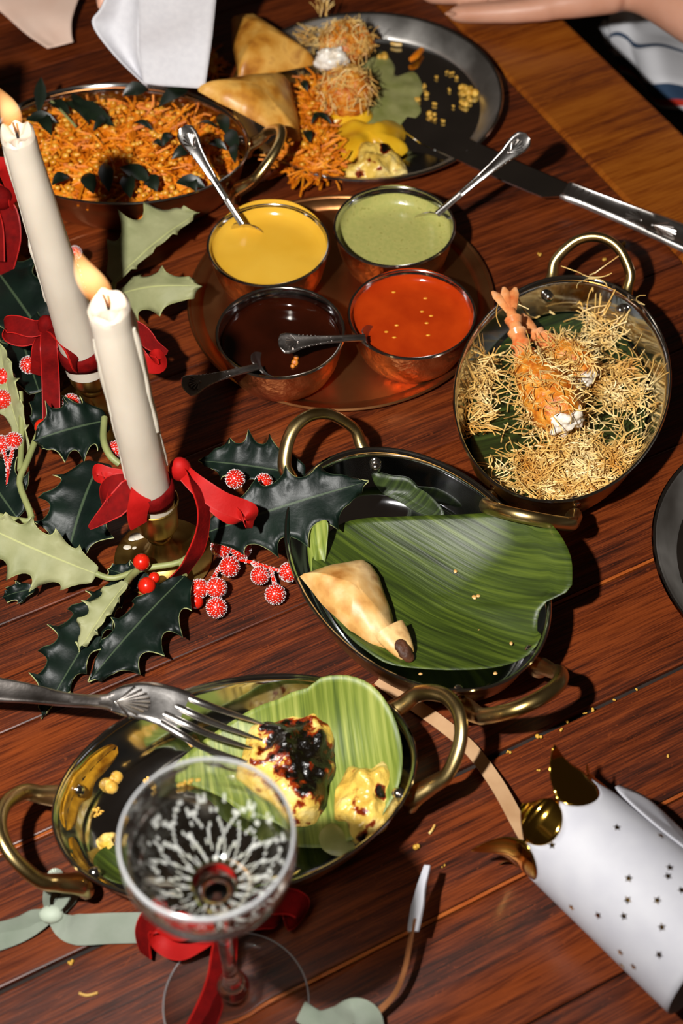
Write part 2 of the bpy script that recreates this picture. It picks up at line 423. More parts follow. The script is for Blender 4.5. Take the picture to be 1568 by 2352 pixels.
def flame_mat(name, k):
    m = bpy.data.materials.new(name); m.use_nodes = True; nt = m.node_tree; N = nt.nodes; L = nt.links
    N.remove(N['Principled BSDF']); o = N['Material Output']; tc = N.new('ShaderNodeTexCoord'); sp = N.new('ShaderNodeSeparateXYZ'); L.new(tc.outputs['Generated'], sp.inputs[0])
    r = N.new('ShaderNodeValToRGB'); e = r.color_ramp.elements; e.new(.5); e.new(.6)      # glow grows above the dim blue-orange zone round the wick
    for i, (p, c) in enumerate(((0, (.22, .06, .02, 1)), (.25, (.55, .20, .05, 1)), (.5, (1, .55, .22, 1)), (1, (1, .36, .09, 1)))): e[i].position = p; e[i].color = c
    L.new(sp.outputs[2], r.inputs[0]); em = N.new('ShaderNodeEmission'); L.new(r.outputs[0], em.inputs[0]); em.inputs[1].default_value = k
    L.new(em.outputs[0], o.inputs['Volume']); return m
M_flame = flame_mat('flame', 150)

# ------------------------------------------------------------------ setting
mk('floor', [(-3, -2, -.74), (3, -2, -.74), (3, 4, -.74), (-3, 4, -.74)], [(0, 1, 2, 3)], M_floor, smooth=False, kind='structure')

# dining table: planks run at 26.5 degrees, the end board at right angles to them
TA = radians(26.5); TV = Vector((cos(TA), sin(TA), 0)); NV = Vector((-sin(TA), cos(TA), 0))
table = thing('dining_table', 'dark red-brown wooden plank table carrying the whole meal', 'table', (0, 0, -.74))
def tbox(name, t0, t1, n0, n1, z0, z1, m, bev=.0012):
    bm = bmesh.new(); bmesh.ops.create_cube(bm, size=1)
    for v in bm.verts: v.co = Vector((v.co.x*(t1-t0), v.co.y*(n1-n0), v.co.z*(z1-z0)))
    bmesh.ops.bevel(bm, geom=list(bm.edges), offset=bev, segments=2, affect='EDGES', profile=.5)
    me = bpy.data.meshes.new(name); bm.to_mesh(me); bm.free(); me.materials.append(m)
    o = bpy.data.objects.new(name, me); COL.objects.link(o); o.parent = table
    c = TV*((t0+t1)/2)+NV*((n0+n1)/2); o.location = (c.x, c.y, (z0+z1)/2+.74); o.rotation_euler = (0, 0, TA); return o
seams = [.07, .145, .224, .302, .379, .4595, .538, .617, .696, .775, .835, .893, .954, 1.03, 1.11, 1.19, 1.27, 1.35, 1.43]
for i, (a, b) in enumerate(zip(seams, seams[1:])):
    wide = lambda s: .0016 if abs(s-.379) < 1e-6 else .0004
    inl = lambda s: .0012 if min(abs(s-.302), abs(s-.4595)) < 1e-6 else 0
    tbox('plank', -.75, .6605, a+wide(a)+inl(a), b-wide(b)-inl(b), -.03, RNG.uniform(-.0004, 0), M_wood)
for s in (.302, .4595): tbox('inlay_strip', -.75, .6605, s-.0011, s+.0011, -.02, -.0001, M_inlay, .0003)
tbox('plank_gap_filler', -.75, .66, .07, 1.43, -.04, -.004, M_gap)
tbox('end_board', .6615, .756, .0, 1.5, -.032, .0004, M_border, .004)
for t, n in ((-.68, .15), (-.68, 1.35), (.66, .15), (.66, 1.35)): tbox('leg', t-.035, t+.035, n-.035, n+.035, -.74, -.04, M_wood)

# ------------------------------------------------------------------ oval serving dishes
def oval_ring(c, a, b, ang, z, n=72):
    ca, sa = cos(ang), sin(ang)
    return [Vector((c[0]+a*cos(t)*ca-b*sin(t)*sa, c[1]+a*cos(t)*sa+b*sin(t)*ca, z)) for t in (2*pi*k/n for k in range(n))]

def loft(rings, close0=True, close1=True):
    v = []; f = []; n = len(rings[0])
    for r in rings: v += r
    for i in range(len(rings)-1):
        for k in range(n): f.append((i*n+k, i*n+(k+1) % n, (i+1)*n+(k+1) % n, (i+1)*n+k))
    if close0: f.append(tuple(reversed(range(n))))
    if close1: f.append(tuple(range((len(rings)-1)*n, len(rings)*n)))
    return v, f

def oval_dish(label, c, a, b, ang, H=.045, outer=None, handles=(0, 1), z0=0.0):
    root = thing('serving_dish', label, 'dish', (c[0], c[1], z0), None)
    outp = [(.024, .0), (.019, .001), (.0145, .006), (.009, .016), (.005, .03), (.0025, H-.002), (.0005, H-.0012)]
    inp = [(.0, H), (.0008, H+.0006), (.002, H-.0002), (.0035, H-.006), (.0065, .03), (.011, .016), (.016, .0075), (.024, .0045), (.04, .0035), (.066, .003)]
    mb = MB()
    mb.add(loft([oval_ring(c, a-o, b-o, ang, z0+z) for o, z in outp], True, False), 0)
    mb.add(loft([oval_ring(c, a-o, b-o, ang, z0+z) for o, z in [(.0005, H-.0012)]+inp], False, True), 1)
    mb.build('pan', [outer or M_brassout, M_steel], root)
    mk('rim', *tube(oval_ring(c, a-.0004, b-.0004, ang, z0+H)+oval_ring(c, a-.0004, b-.0004, ang, z0+H)[:2], .0011, 6), M_rim, root)
    ax = Vector((cos(ang), sin(ang), 0)); ay = Vector((-sin(ang), cos(ang), 0)); tilt = radians(48)
    for h in handles:
        s = 1 if h == 0 else -1
        out = ax*s; side = ay*s; d = out*cos(tilt)+Vector((0, 0, 1))*sin(tilt)
        e = Vector((c[0], c[1], z0))+out*(a-.0055)
        y0 = .029; inx = a*(1-sqrt(max(0, 1-(y0/b)**2)))
        base = lambda q: e + side*(q*y0) - out*(inx-.005) + Vector((0, 0, .024))
        prof = [base(-1)+Vector((0, 0, -.006)), base(-1)+Vector((0, 0, .003))+out*.0025, base(-1)+d*.016+out*.003, e+side*-.0285+d*.028+Vector((0, 0, .024)),
                e+side*-.016+d*.0445+Vector((0, 0, .024)), e+d*.050+Vector((0, 0, .024)), e+side*.016+d*.0445+Vector((0, 0, .024)), e+side*.0285+d*.028+Vector((0, 0, .024)),
                base(1)+d*.016+out*.003, base(1)+Vector((0, 0, .003))+out*.0025, base(1)+Vector((0, 0, -.006))]
        P = spline(prof, 60)
        hd = mk('handle', *tube(P, [.0064, .0074, .0058, .0051, .0049, .0049, .0049, .0051, .0058, .0074, .0064], 12, flat=.8), M_brass, root, label='polished brass loop handle')
        for q in (-1, 1):
            p = Vector((c[0], c[1], z0))+out*(a-.0065-inx-.0005)+side*(q*.028)+Vector((0, 0, H-.012))
            nrm = (-out*.95 - side*q*.35).normalized()
            mk('rivet', *ball(p+nrm*.001, .0042, 12, 8), M_rim, hd)
    return root

ANG1, ANG2, ANG3, ANGC = radians(73.5), radians(121.4), radians(15), radians(-8.2)
C1, C2, C3, CC = (.1603, .7463), (.0476, .5886), (-.0647, .43), (-.1801, 1.0266)
oval_dish('oval brass-handled dish of prawns and crisp noodle strands at right', C1, .1124, .0759, ANG1)
oval_dish('oval brass-handled dish holding one samosa on a wide banana leaf', C2, .106, .0762, ANG2)
oval_dish('oval brass-handled dish with charred fish behind the coupe glass', C3, .1088, .0712, ANG3)
oval_dish('oval dish heaped with grated carrot salad behind the candles', CC, .1094, .078, ANGC, outer=M_copper_in)

# ------------------------------------------------------------------ round metal plates
def round_plate(name, label, c, r, H, lip, mats, well=.012, z0=0.0, cat='plate', rimmat=None):
    root = thing(name, label, cat, (c[0], c[1], z0))
    prof = [(0, .0), (r-lip-.004, .0), (r-lip-.003, .0006), (r-lip-.003, .0022), (r*.6, .002), (0, .002)]
    mk('disc', *lathe(prof, (c[0], c[1], z0), 96), mats, root)
    mk('flared_rim', *lathe([(r-lip-.004, .0002), (r-lip, .0015), (r-.004, H-.0018), (r-.0008, H-.0012), (r-.0008, H+.0004), (r-.004, H), (r-lip, .0042), (r-lip-.0035, .0026), (r-lip-.004, .0002)], (c[0], c[1], z0), 96), rimmat or mats, root)
    mk('rolled_edge', *lathe([(r-.0015, H-.0012), (r, H-.0015), (r+.0009, H), (r, H+.0014), (r-.0015, H+.0012), (r-.0024, H), (r-.0015, H-.0012)], (c[0], c[1], z0), 96), mats, root)
    return root
round_plate('thali_plate', 'round steel plate of half-eaten food at the top of the table', (.0282, 1.1251), .1205, .017, .015, M_steel, rimmat=M_brushed)
round_plate('copper_tray', 'round copper tray under the four sauce bowls', (.0022, .878), .1205, .0065, .008, M_copper_in, cat='tray')
pc = at(1503, 1289, .015)
round_plate('thali_plate', 'round steel plate cut off by the right edge of the photo', (pc.x+.1135, pc.y+.004), .1135, .017, .015, M_steel, rimmat=M_brushed)

# ------------------------------------------------------------------ sauce bowls on the tray
SB = {'yellow': ((-.0534, .9003), M_yellow), 'green': ((.0456, .9190), M_green), 'red': ((.0553, .8210), M_red), 'dark': ((-.0430, .8040), M_dark)}
ZT = .0022
for nm, (c, ms) in SB.items():
    word = {'yellow': 'bright yellow sauce', 'green': 'pale green chutney', 'red': 'orange-red sauce', 'dark': 'dark brown tamarind sauce'}[nm]
    root = thing('sauce_bowl', 'small hammered copper bowl holding the '+word, 'bowl', (c[0], c[1], ZT), 'sauce bowls on the copper tray')
    R = .0476; Hh = .0405
    outp = [(0, .0), (.030, .0), (.0345, .001), (.0385, .006), (.0425, .015), (.0452, .026), (.0465, .036), (.0470, Hh-.002)]
    inp = [(.0470, Hh-.002), (.0476, Hh-.001), (.0480, Hh), (.0474, Hh+.001), (.0462, Hh), (.0450, .030), (.0428, .018), (.038, .008), (.030, .003), (0, .003)]
    mb = MB(); mb.add(lathe(outp, (c[0], c[1], ZT), 64), 0); mb.add(lathe(inp, (c[0], c[1], ZT), 64), 1)
    mb.build('bowl_body', [M_copper, M_steel], root)
    mk('rim', *lathe([(.0462, Hh-.0008), (.0478, Hh-.0010), (.0484, Hh), (.0478, Hh+.0011), (.0464, Hh+.0010), (.0458, Hh), (.0462, Hh-.0008)], (c[0], c[1], ZT), 64), M_rim, root)
    lev = {'yellow': .0315, 'green': .0255, 'red': .0315, 'dark': .0245}[nm]
    rl = .0428+(.0450-.0428)*(lev-.018)/.012
    # liquid with a meniscus climbing the wall, wetter on the far side
    prof = [(0, lev), (rl*.35, lev), (rl*.7, lev), (rl*.88, lev+.0003), (rl*.95, lev+.001), (rl*.985, lev+.0026), (rl+.0003, lev+.0052)]
    v, f = lathe(prof, (c[0], c[1], ZT), 64)
    for i, p in enumerate(v):
        d = Vector((p.x-c[0], p.y-c[1], 0)); rr = d.length/rl
        p.z += .0005*noise.noise(Vector((p.x*70, p.y*70, len(nm))))*min(1, rr*1.5)
        if rr > .93:
            up = max(0, d.normalized().dot(Vector((0.1, 1, 0))))
            p.z += up*{'yellow': .0075, 'green': .010, 'red': .0052, 'dark': .002}[nm]*((rr-.93)/.07)**1.5
            if p.z-ZT > lev+.003: 
                q = d.normalized()*(.0428+(.0450-.0428)*(p.z-ZT-.018)/.012-.0003); p.x, p.y = c[0]+q.x, c[1]+q.y
    nb = len(v); bot = [(rl*.8, .010)]
    mk('sauce', v, f, ms, label={'yellow': 'bright yellow sauce filling a copper bowl', 'green': 'pale speckled green chutney filling a copper bowl',
       'red': 'orange-red chilli sauce filling a copper bowl', 'dark': 'glossy dark brown tamarind sauce in a copper bowl'}[nm], cat='sauce', group='sauces in the copper bowls')
    if nm == 'red':
        for k in range(9):
            a = RNG.uniform(0, 2*pi); q = RNG.uniform(.01, .04); mkp = Vector((c[0]+q*cos(a), c[1]+q*sin(a), ZT+lev+.0002))
            mk('chilli_seed', *ball(mkp, .0012, 8, 5, (1.4, .8, .5)), M_lentil, label='pale chilli seed floating in the orange-red sauce', cat='seed', group='chilli seeds in the red sauce')
    if nm == 'dark':
        for (p_, r_) in (((677, 833), .0028), ((680, 822), .002), ((672, 841), .0018)):
            mk('sauce_lump', *ball(at(*p_, ZT+lev+.001), r_, 10, 6), M_crust, label='small orange lump of fruit in the tamarind sauce', cat='crumb', group='lumps in the tamarind sauce')

# ------------------------------------------------------------------ cutlery
def cutlery_handle(P, hw, th, up, n=30):
    """flattened shaped handle: half-width list along P, raised threaded edges"""
    P = spline(P, n); T, N = frames(P, up); v = []; f = []; K = 12; m = len(P)
    for i, p in enumerate(P):
        t = i/(m-1); w_ = lerpl(hw, t); h_ = lerpl(th, t); b = T[i].cross(N[i])
        xs = [-1, -.92, -.72, -.5, 0, .5, .72, .92, 1, .6, 0, -.6]; zs = [0, .8, 1, .55, .7, .55, 1, .8, 0, -.8, -1, -.8]
        for x, z in zip(xs, zs): v.append(p+b*(x*w_)+N[i]*(z*h_))
    for i in range(m-1):
        for k in range(K): f.append((i*K+k, (i+1)*K+k, (i+1)*K+(k+1) % K, i*K+(k+1) % K))
    f.append(tuple(range(K))); f.append(tuple(reversed(range((m-1)*K, m*K)))); return v, f

def shell_ornament(c, T, N, L_, W_, n=7):
    """fan of raised ribs, king's pattern"""
    mb = MB(); B = T.cross(N)
    for k in range(n):
        a = radians(-62+124*k/(n-1)); d = T*cos(a)*L_+B*sin(a)*W_
        mb.add(tube([c+N*.0004, c+d*.5+N*.0009, c+d+N*.0006], [.0003, .0006, .0008], 5))
    mb.add(ball(c-T*.001, .0011, 8, 6))
    return mb
def beads(P, N, side, r=.0007):
    mb = MB()
    for p in P: mb.add(ball(p+N*.0006, r, 7, 5))
    return mb

def spoon(label, tip, neck, bowl_c, up, sauce_dir=None, m=None, hw_tip=.0085):
    m = m or M_silver
    tip, neck, bowl_c = Vector(tip), Vector(neck), Vector(bowl_c); up = Vector(up)
    root = thing('teaspoon', label, 'spoon', tuple(bowl_c), 'patterned teaspoons in the sauces')
    d = (neck-tip).normalized(); L_ = (neck-tip).length
    n = (up-d*up.dot(d)).normalized(); b = d.cross(n)
    P = [tip, tip.lerp(neck, .1), tip.lerp(neck, .25)+n*.001, tip.lerp(neck, .5)+n*.0015, tip.lerp(neck, .75)+n*.001, neck]
    mk('handle', *cutlery_handle(P, [.003, hw_tip*.92, hw_tip, hw_tip*.9, hw_tip*.66, .0042, .0034, .0030, .0027, .0026, .0028], [.0009, .0012, .0014, .0014, .0013, .0013, .0013, .0014, .0016, .0017, .0018], n, 40), m, root)
    c = tip.lerp(neck, .2)+n*.0018
    orn = shell_ornament(c, -d, n, L_*.13, hw_tip*.72); orn.build('shell_ornament', m, root)
    bd = MB()
    for k in range(9):
        t = .24+.045*k; w_ = max(.0012, hw_tip*(.62-.055*k))
        for s in (-1, 1): bd.add(ball(tip.lerp(neck, t)+n*.0022+b*(s*w_), .0006, 6, 4))
    bd.build('beading', m, root)
    # oval bowl of the spoon
    bd_ = (bowl_c-neck); bl = bd_.length; bt = bd_.normalized(); bn = (n-bt*n.dot(bt)).normalized(); bb = bt.cross(bn)
    v = []; f = []; nu, nv = 12, 9
    for i in range(nu+1):
        t = i/nu; w_ = .0125*sin(pi*min(1, t*.93+.07))**.7+.0016
        for k in range(nv):
            u = -1+2*k/(nv-1); v.append(neck+bt*(bl*2*t)+bb*(u*w_)+bn*(-.005*sin(pi*t)*(1-u*u)))
    o = len(v); v += [p-bn*.0009 for p in v]
    for i in range(nu):
        for k in range(nv-1):
            a = i*nv+k; f.append((a, a+1, a+nv+1, a+nv)); f.append((o+a, o+a+nv, o+a+nv+1, o+a+1))
    for i in range(nu):
        for k in (0, nv-1): a = i*nv+k; f.append((a, a+nv, o+a+nv, o+a))
    for k in range(nv-1):
        for i in (0, nu): a = i*nv+k; f.append((a, a+1, o+a+1, o+a))
    mk('spoon_bowl', v, f, m, root)
    return root
spoon('silver teaspoon standing in the yellow sauce', at(418, 292, .098), at(556, 515, .046), at(572, 542, .026), (-.25, -.75, .6))
spoon('silver teaspoon leaning out of the green chutney', at(1212, 312, .095), at(1003, 492, .045), at(988, 512, .022), (.2, -.75, .62))
spoon('silver teaspoon in the orange-red sauce, handle over the dark sauce', at(640, 790, .056), at(838, 776, .0445), at(868, 786, .030), (0, -.35, .95), m=M_silverdark)
spoon('silver teaspoon dipping into the dark sauce, handle over the table', at(420, 890, .056), at(592, 843, .044), at(618, 838, .028), (0, -.35, .95), m=M_silverdark)

# table knife
kn = thing('table_knife', 'silver table knife resting on the steel plate edge', 'knife', at(1280, 440, .005))
kt, kb, ke = at(925, 278, .019), at(1292, 440, .011), at(1640, 590, .008)
kd = (kb-kt).normalized(); ks = kd.cross(Vector((0, 0, 1))).normalized()
O = [at(921, 285, .021), at(935, 268, .021), at(975, 274, .021), at(1080, 320, .019), at(1190, 372, .016), at(1312, 425, .012),
     at(1300, 450, .011), at(1256, 452, .012), at(1245, 452, .013), at(1150, 412, .016), at(1040, 362, .019), at(965, 328, .021), at(930, 302, .021)]
mb = MB(); n = len(O)
mb.add((O+[p-Vector((0, 0, .0014)) for p in O], [tuple(range(n)), tuple(reversed(range(n, 2*n)))]+[(k, n+k, n+(k+1) % n, (k+1) % n) for k in range(n)]))
mb.build('blade', M_steel, kn, smooth=False)
hp = [at(1296, 438, .0115), at(1330, 452, .0105), at(1450, 500, .0075), at(1560, 545, .006), at(1650, 582, .0055)]
mk('handle', *cutlery_handle(hp, [.0098, .0102, .0098, .0105, .0118, .013, .014, .0145], [.0035, .0042, .0045, .0045, .0045, .0045], (0, -.1, 1), 40), M_silver, kn)
bl = MB()
for k in range(4):
    p = hp[0].lerp(hp[1], .2+k*.42)+Vector((0, 0, .0036)); bl.add(tube([p-ks*.0085, p+Vector((0, 0, .0008)), p+ks*.0085], .0008, 6))
bl.build('collar', M_silver, kn)
kT = (hp[3]-hp[2]).normalized()
shell_ornament(at(1500, 518, .012), kT, Vector((0, 0, 1)), .02, .009, 7).build('shell_ornament', M_silver, kn)
shell_ornament(at(1470, 505, .012), -kT, Vector((0, 0, 1)), .013, .008, 5).build('shell_ornament', M_silver, kn)

# table fork propped on the fish dish
fk = thing('table_fork', 'silver dinner fork propped over the fish dish rim', 'fork', at(200, 1640, .03))
fp = [at(-60, 1578, .040), at(60, 1592, .044), at(150, 1607, .050), at(220, 1612, .055), at(262, 1612, .058)]
mk('handle', *cutlery_handle(fp, [.0095, .0075, .0058, .0045, .0040, .0045, .0062], [.002, .002, .0022, .0026, .0026, .002], (0, -.2, 1), 30), M_silverdark, fk)
hd = [at(250, 1611, .0575), at(290, 1608, .0605), at(340, 1610, .0622), at(385, 1622, .0615), at(420, 1636, .059)]
mk('head', *cutlery_handle(hd, [.0055, .0095, .0118, .0126, .0130, .0132], [.0016, .0014, .0012, .0011, .001], (.1, -.25, 1), 24), M_silver, fk)
fT = (hd[2]-hd[1]).normalized()
shell_ornament(at(268, 1612, .0608), fT, Vector((.05, -.2, 1)).normalized(), .021, .0115, 9).build('shell_ornament', M_silver, fk)
for (x0, y0, x1, y1, x2, y2) in ((400, 1590, 520, 1635, 608, 1664), (388, 1615, 500, 1664, 602, 1700), (376, 1640, 490, 1690, 588, 1722), (368, 1660, 470, 1718, 566, 1748)):
    P = spline([at(x0, y0, .0605), at((x0+x1)/2, (y0+y1)/2+1, .0585), at(x1, y1, .050), at(x2, y2, .034)], 18)
    mk('tine', *tube(P, [.0024, .0024, .0022, .0018, .0008], 8, flat=.7, up=(0, -.2, 1)), M_silver, fk)

# ------------------------------------------------------------------ leaves, strands, pastry builders
def thin_leaf(name, outline, cz, m, label=None, cat=None, group=None, parent=None, th=.0006, n=72, rings=14, q2=1.6, nz=.0006, nscale=35, seed=0, centre=None, dish=None):
    v, f = dome(outline, 0, cz=cz, n=n, rings=rings, q2=q2, nz=nz, nscale=nscale, seed=seed, centre=centre)
    if dish:
        for p in v: p.z = max(p.z, dish_floor(p, *dish)+.0012)
    o = mk(name, v, f, m, parent, label=label, cat=cat, group=group)
    md = o.modifiers.new('thickness', 'SOLIDIFY'); md.thickness = th; md.offset = -1
    return o

def strand(p, d, L_, r, curl=1.0, n=5, sides=3, rise=.3):
    P = [Vector(p)]; d = Vector(d).normalized(); ax = Vector((RNG.gauss(0, .4), RNG.gauss(0, .4), 1)).normalized(); k = RNG.gauss(0, curl)
    for i in range(n):
        d = (Matrix.Rotation(k/n, 3, ax) @ d); d.z += RNG.gauss(0, rise)*.25 - .05; d.normalize()
        P.append(P[-1]+d*(L_/n))
    return tube(P, r, sides)

def rand_in_px(cx, cy, rx, ry):
    a = RNG.uniform(0, 2*pi); q = sqrt(RNG.random()); return cx+rx*q*cos(a), cy+ry*q*sin(a)

def samosa(label, corners, zc, lift, m, group, seed, thick=.006, open_at=None):
    """folded pastry triangle: sharp-ish corners, plump middle"""
    P = [at(*c) for c in corners]; out = []
    k = len(P)
    for i in range(k):
        a, b = P[i], P[(i+1) % k]; mid = (a+b)/2; c = sum(P, Vector())/k
        out += [a, a.lerp(b, .06), a.lerp(b, .3)+(a.lerp(b, .3)-c)*.03, mid+(mid-c)*.06, a.lerp(b, .7)+(a.lerp(b, .7)-c)*.03, a.lerp(b, .94)]
    root = thing('samosa', label, 'samosa', tuple(sum(P, Vector())/k), group)
    v, f = dome(out, lift, n=84, rings=14, q=.62, thick=thick, nz=.0016, nscale=55, seed=seed)
    mk('pastry', v, f, m, root)
    # fold seam: a flap of dough laid over one face
    c = sum(P, Vector())/k
    return root, c

IN_PROF = [(-.004, .0475), (0, .0475), (.0035, .0405), (.0065, .0315), (.011, .0175), (.016, .009), (.024, .006), (.04, .005), (.2, .005)]
def dish_floor(p, c, a, b, ang):
    """lowest height over the inside of an oval dish at p"""
    e = sqrt(in_oval(p, c, a, b, ang)); o_ = (1-e)*sqrt(max((p.x-c[0])**2+(p.y-c[1])**2, 1e-9))/max(e, 1e-6)
    if o_ < -.004: return 0.0
    for (x0, z0), (x1, z1) in zip(IN_PROF, IN_PROF[1:]):
        if o_ <= x1: return z0+(z1-z0)*(o_-x0)/(x1-x0)
    return .005
def in_oval(p, c, a, b, ang):
    q = Vector((p.x-c[0], p.y-c[1], 0)); x = q.x*cos(ang)+q.y*sin(ang); y = -q.x*sin(ang)+q.y*cos(ang); return (x/a)**2+(y/b)**2
D1_, D2_, D3_, DC_ = (C1, .1124, .0759, ANG1), (C2, .106, .0762, ANG2), (C3, .1088, .0712, ANG3), (CC, .1094, .078, ANGC)
# ------------------------------------------------------------------ right dish: banana leaf, prawns, crisp strands
B1 = banana_mat('banana_leaf_dark', '#141d08', '#26340f', '#42521e', radians(25))
B2 = banana_mat('banana_leaf_green', '#212c08', '#36450e', '#57661c', radians(-35))
B3 = banana_mat('banana_leaf_light', '#47591a', '#6f7e2c', '#9aa04e', radians(97))
O1 = [p+Vector((0, 0, .002*noise.noise(p*30))) for p in oval_ring(C1, .1124-.013, .0759-.013, ANG1, .0175, 40)]
thin_leaf('banana_leaf', O1, .0075, B1, 'dark green banana leaf lining the prawn dish', 'leaf', dish=D1_, q2=3, nz=.0022, nscale=30)

def prawn(label, path, radii, tail_dirs, seed, flesh_px):
    P = spline(path, 26); root = thing('battered_prawn', label, 'prawn', tuple(P[-1]), 'prawns wrapped in crisp strands')
    k = 11
    mk('tail_shell', *tube(P[:k+1], [.0035, .0048, .0058, .0066, .007], 12), M_prawn, root, label='orange-pink prawn tail')
    seg = MB()
    for i in range(2, k, 2):
        seg.add(tube([P[i], P[i].lerp(P[i+1], .8)], [.0062+.0006*i/2, .0052], 12))
    seg.build('shell_rings', M_prawn, root)
    t0 = (P[0]-P[2]).normalized(); sd = t0.cross(Vector((0, 0, 1))).normalized()
    for q in tail_dirs:
        d = (t0+sd*q).normalized()
        mk('tail_fin', *tube([P[1], P[0]+d*.006, P[0]+d*.016, P[0]+d*.021], [.003, .0042, .0036, .0012], 8, flat=.35), M_prawn, root)
    v, f = tube(P[k-2:], radii, 24); c = sum(v, Vector())/len(v)
    v = [p+Vector((noise.noise(p*130), noise.noise(p*130+Vector((5, 0, 0))), noise.noise(p*130+Vector((0, 7, 0)))))*.0028 for p in v]
    body = mk('crust', v, f, M_crust, root)
    e = P[-1]; d = (P[-1]-P[-3]).normalized(); fv, ff = ball(e-d*.001, radii[-1]*.92, 44, 30, (1, 1, .9)); fv = [p-d*max(0, (p-e).dot(d)-.0035)*.75 for p in fv]      # bitten flat
    v = [p+(p-e).normalized()*(.0055*noise.noise(p*140+Vector((seed, 0, 0)))+.0026*noise.noise(p*380)+.0012*noise.noise(p*900)) for p in fv]
    mk('flesh', v, ff, M_flesh, root, label='white prawn flesh at the bitten end')
    st = MB(); n = len(P)
    for j in range(420):
        i = RNG.randint(k-2, n-1); t = (i-k+2)/(n-k+1); r = lerpl(radii, min(1, t))
        a = RNG.uniform(-.2, 1.2)*pi; dd = (P[min(i+1, n-1)]-P[max(i-1, 0)]).normalized(); s_ = dd.cross(Vector((0, 0, 1))).normalized(); u_ = s_.cross(dd)
        if i > n-3 and a > .1*pi and a < .9*pi and RNG.random() < .6: continue
        nrm = s_*cos(a)+u_*sin(a); p = P[i]+nrm*(r+.0006)
        st.add(strand(p, dd*RNG.gauss(0, 1)+s_*RNG.gauss(0, 1)+nrm*.12, RNG.uniform(.006, .016), .00042, 1.3))
    st.build('crisp_strands', M_vermi, root, kind='stuff')
    return root
prawn('larger battered prawn, front one of the pair, bitten to white flesh', [at(1172, 712, .050), at(1196, 790, .044), at(1222, 850, .038), at(1262, 912, .034), at(1300, 968, .032)],
      [.0085, .0125, .016, .0182, .0188, .0172, .0135], (-.5, .0, .45), 1, None)
prawn('battered prawn lying behind the larger one, against crisp strands', [at(1226, 762, .036), at(1254, 785, .036), at(1282, 808, .034), at(1315, 838, .030), at(1346, 866, .029)],
      [.0080, .0115, .0148, .0160, .0158, .0132, .0105], (-.3, .3), 2, None)
st = MB()
for (cx, cy, rx, ry, n, z) in ((1098, 890, 42, 105, 300, .019), (1112, 850, 28, 60, 60, .03), (1378, 738, 46, 72, 230, .018), (1350, 700, 40, 30, 40, .02), (1410, 885, 75, 55, 300, .016), (1238, 900, 45, 95, 150, .016), (1455, 880, 40, 60, 50, .02),
                               (1330, 1078, 138, 62, 900, .018), (1290, 1115, 100, 35, 260, .02), (1165, 1082, 58, 55, 90, .016), (1440, 1060, 55, 55, 130, .02), (1290, 985, 75, 45, 150, .017), (1440, 950, 50, 80, 70, .014), (1270, 880, 190, 230, 150, .012)):
    for j in range(n):
        x, y = rand_in_px(cx, cy, rx, ry); a = RNG.uniform(0, 2*pi)
        p = at(x, y, z+RNG.uniform(-.003, .006))
        q = Vector((p.x-C1[0], p.y-C1[1], 0)); ql = Vector((q.x*cos(ANG1)+q.y*sin(ANG1), -q.x*sin(ANG1)+q.y*cos(ANG1), 0))
        if (ql.x/(.1124-.010))**2+(ql.y/(.0759-.010))**2 > 1: continue
        sv, sf = strand(p, (cos(a), sin(a), RNG.uniform(-.1, .45)), RNG.uniform(.007, .021), RNG.uniform(.00034, .00054), 1.1)
        if any(in_oval(w_, *D1_) > .97 and w_.z < .047 for w_ in sv): continue
        for w_ in sv: w_.z = max(w_.z, dish_floor(w_, *D1_)+.0015)
        st.add((sv, sf))
for (x, y, z) in ((1340, 632, .05), (1365, 628, .052), (1150, 690, .05), (1480, 700, .05), (1350, 640, .052)):
    for j in range(2): st.add(strand(at(x, y, z), (RNG.gauss(0, 1), RNG.gauss(0, .6), .1), .022, .0004, 1.2))
st.build('crisp_noodle_strands', M_vermi, label='golden crisp noodle strands scattered over the prawn dish', cat='noodles', kind='stuff')

# ------------------------------------------------------------------ middle dish: big banana leaf, samosa
L2 = [(809, 1196, .030), (916, 1187, .032), (1059, 1182, .038), (1166, 1178, .046), (1238, 1191, .052), (1268, 1206, .056), (1289, 1232, .058), (1310, 1278, .058), (1314, 1323, .057), (1309, 1354, .055),
      (1279, 1372, .050), (1246, 1392, .044), (1234, 1441, .038), (1242, 1477, .037), (1202, 1512, .036), (1141, 1533, .036), (1049, 1540, .035), (967, 1537, .034), (891, 1526, .033), (845, 1500, .033),
      (800, 1462, .033), (756, 1404, .033), (722, 1340, .034), (720, 1270, .034), (755, 1222, .030)]
thin_leaf('banana_leaf', pz(L2), .017, B2, 'wide round green banana leaf overhanging the samosa dish', 'leaf', dish=D2_, q2=1.8, nz=.0014, nscale=28, rings=18)
thin_leaf('banana_leaf', pz([(852, 1119, .012), (900, 1113, .016), (948, 1116, .02), (990, 1140, .024), (1022, 1184, .02), (970, 1182, .014), (915, 1152, .012)]), .014, B1, 'narrow dark banana leaf scrap on bare steel of the samosa dish', 'leaf', dish=D2_, n=40, rings=8)
thin_leaf('banana_leaf', pz([(704, 1228, .036), (722, 1204, .044), (752, 1196, .050), (752, 1250, .040), (742, 1308, .028), (716, 1318, .030)]), .036, B3, 'pale upright banana leaf flap beside the holly in the samosa dish', 'leaf', dish=D2_, n=40, rings=8)
sm, sc_ = samosa('pale samosa with an open dark tip lying on the wide banana leaf', [(688, 1324, .040), (835, 1288, .026), (872, 1330, .026), (916, 1478, .027), (902, 1502, .027), (800, 1448, .034)], .03, .019, M_pastry, 'samosas', 3)
op = [at(893, 1445, .036), at(918, 1480, .034), at(937, 1506, .031)]
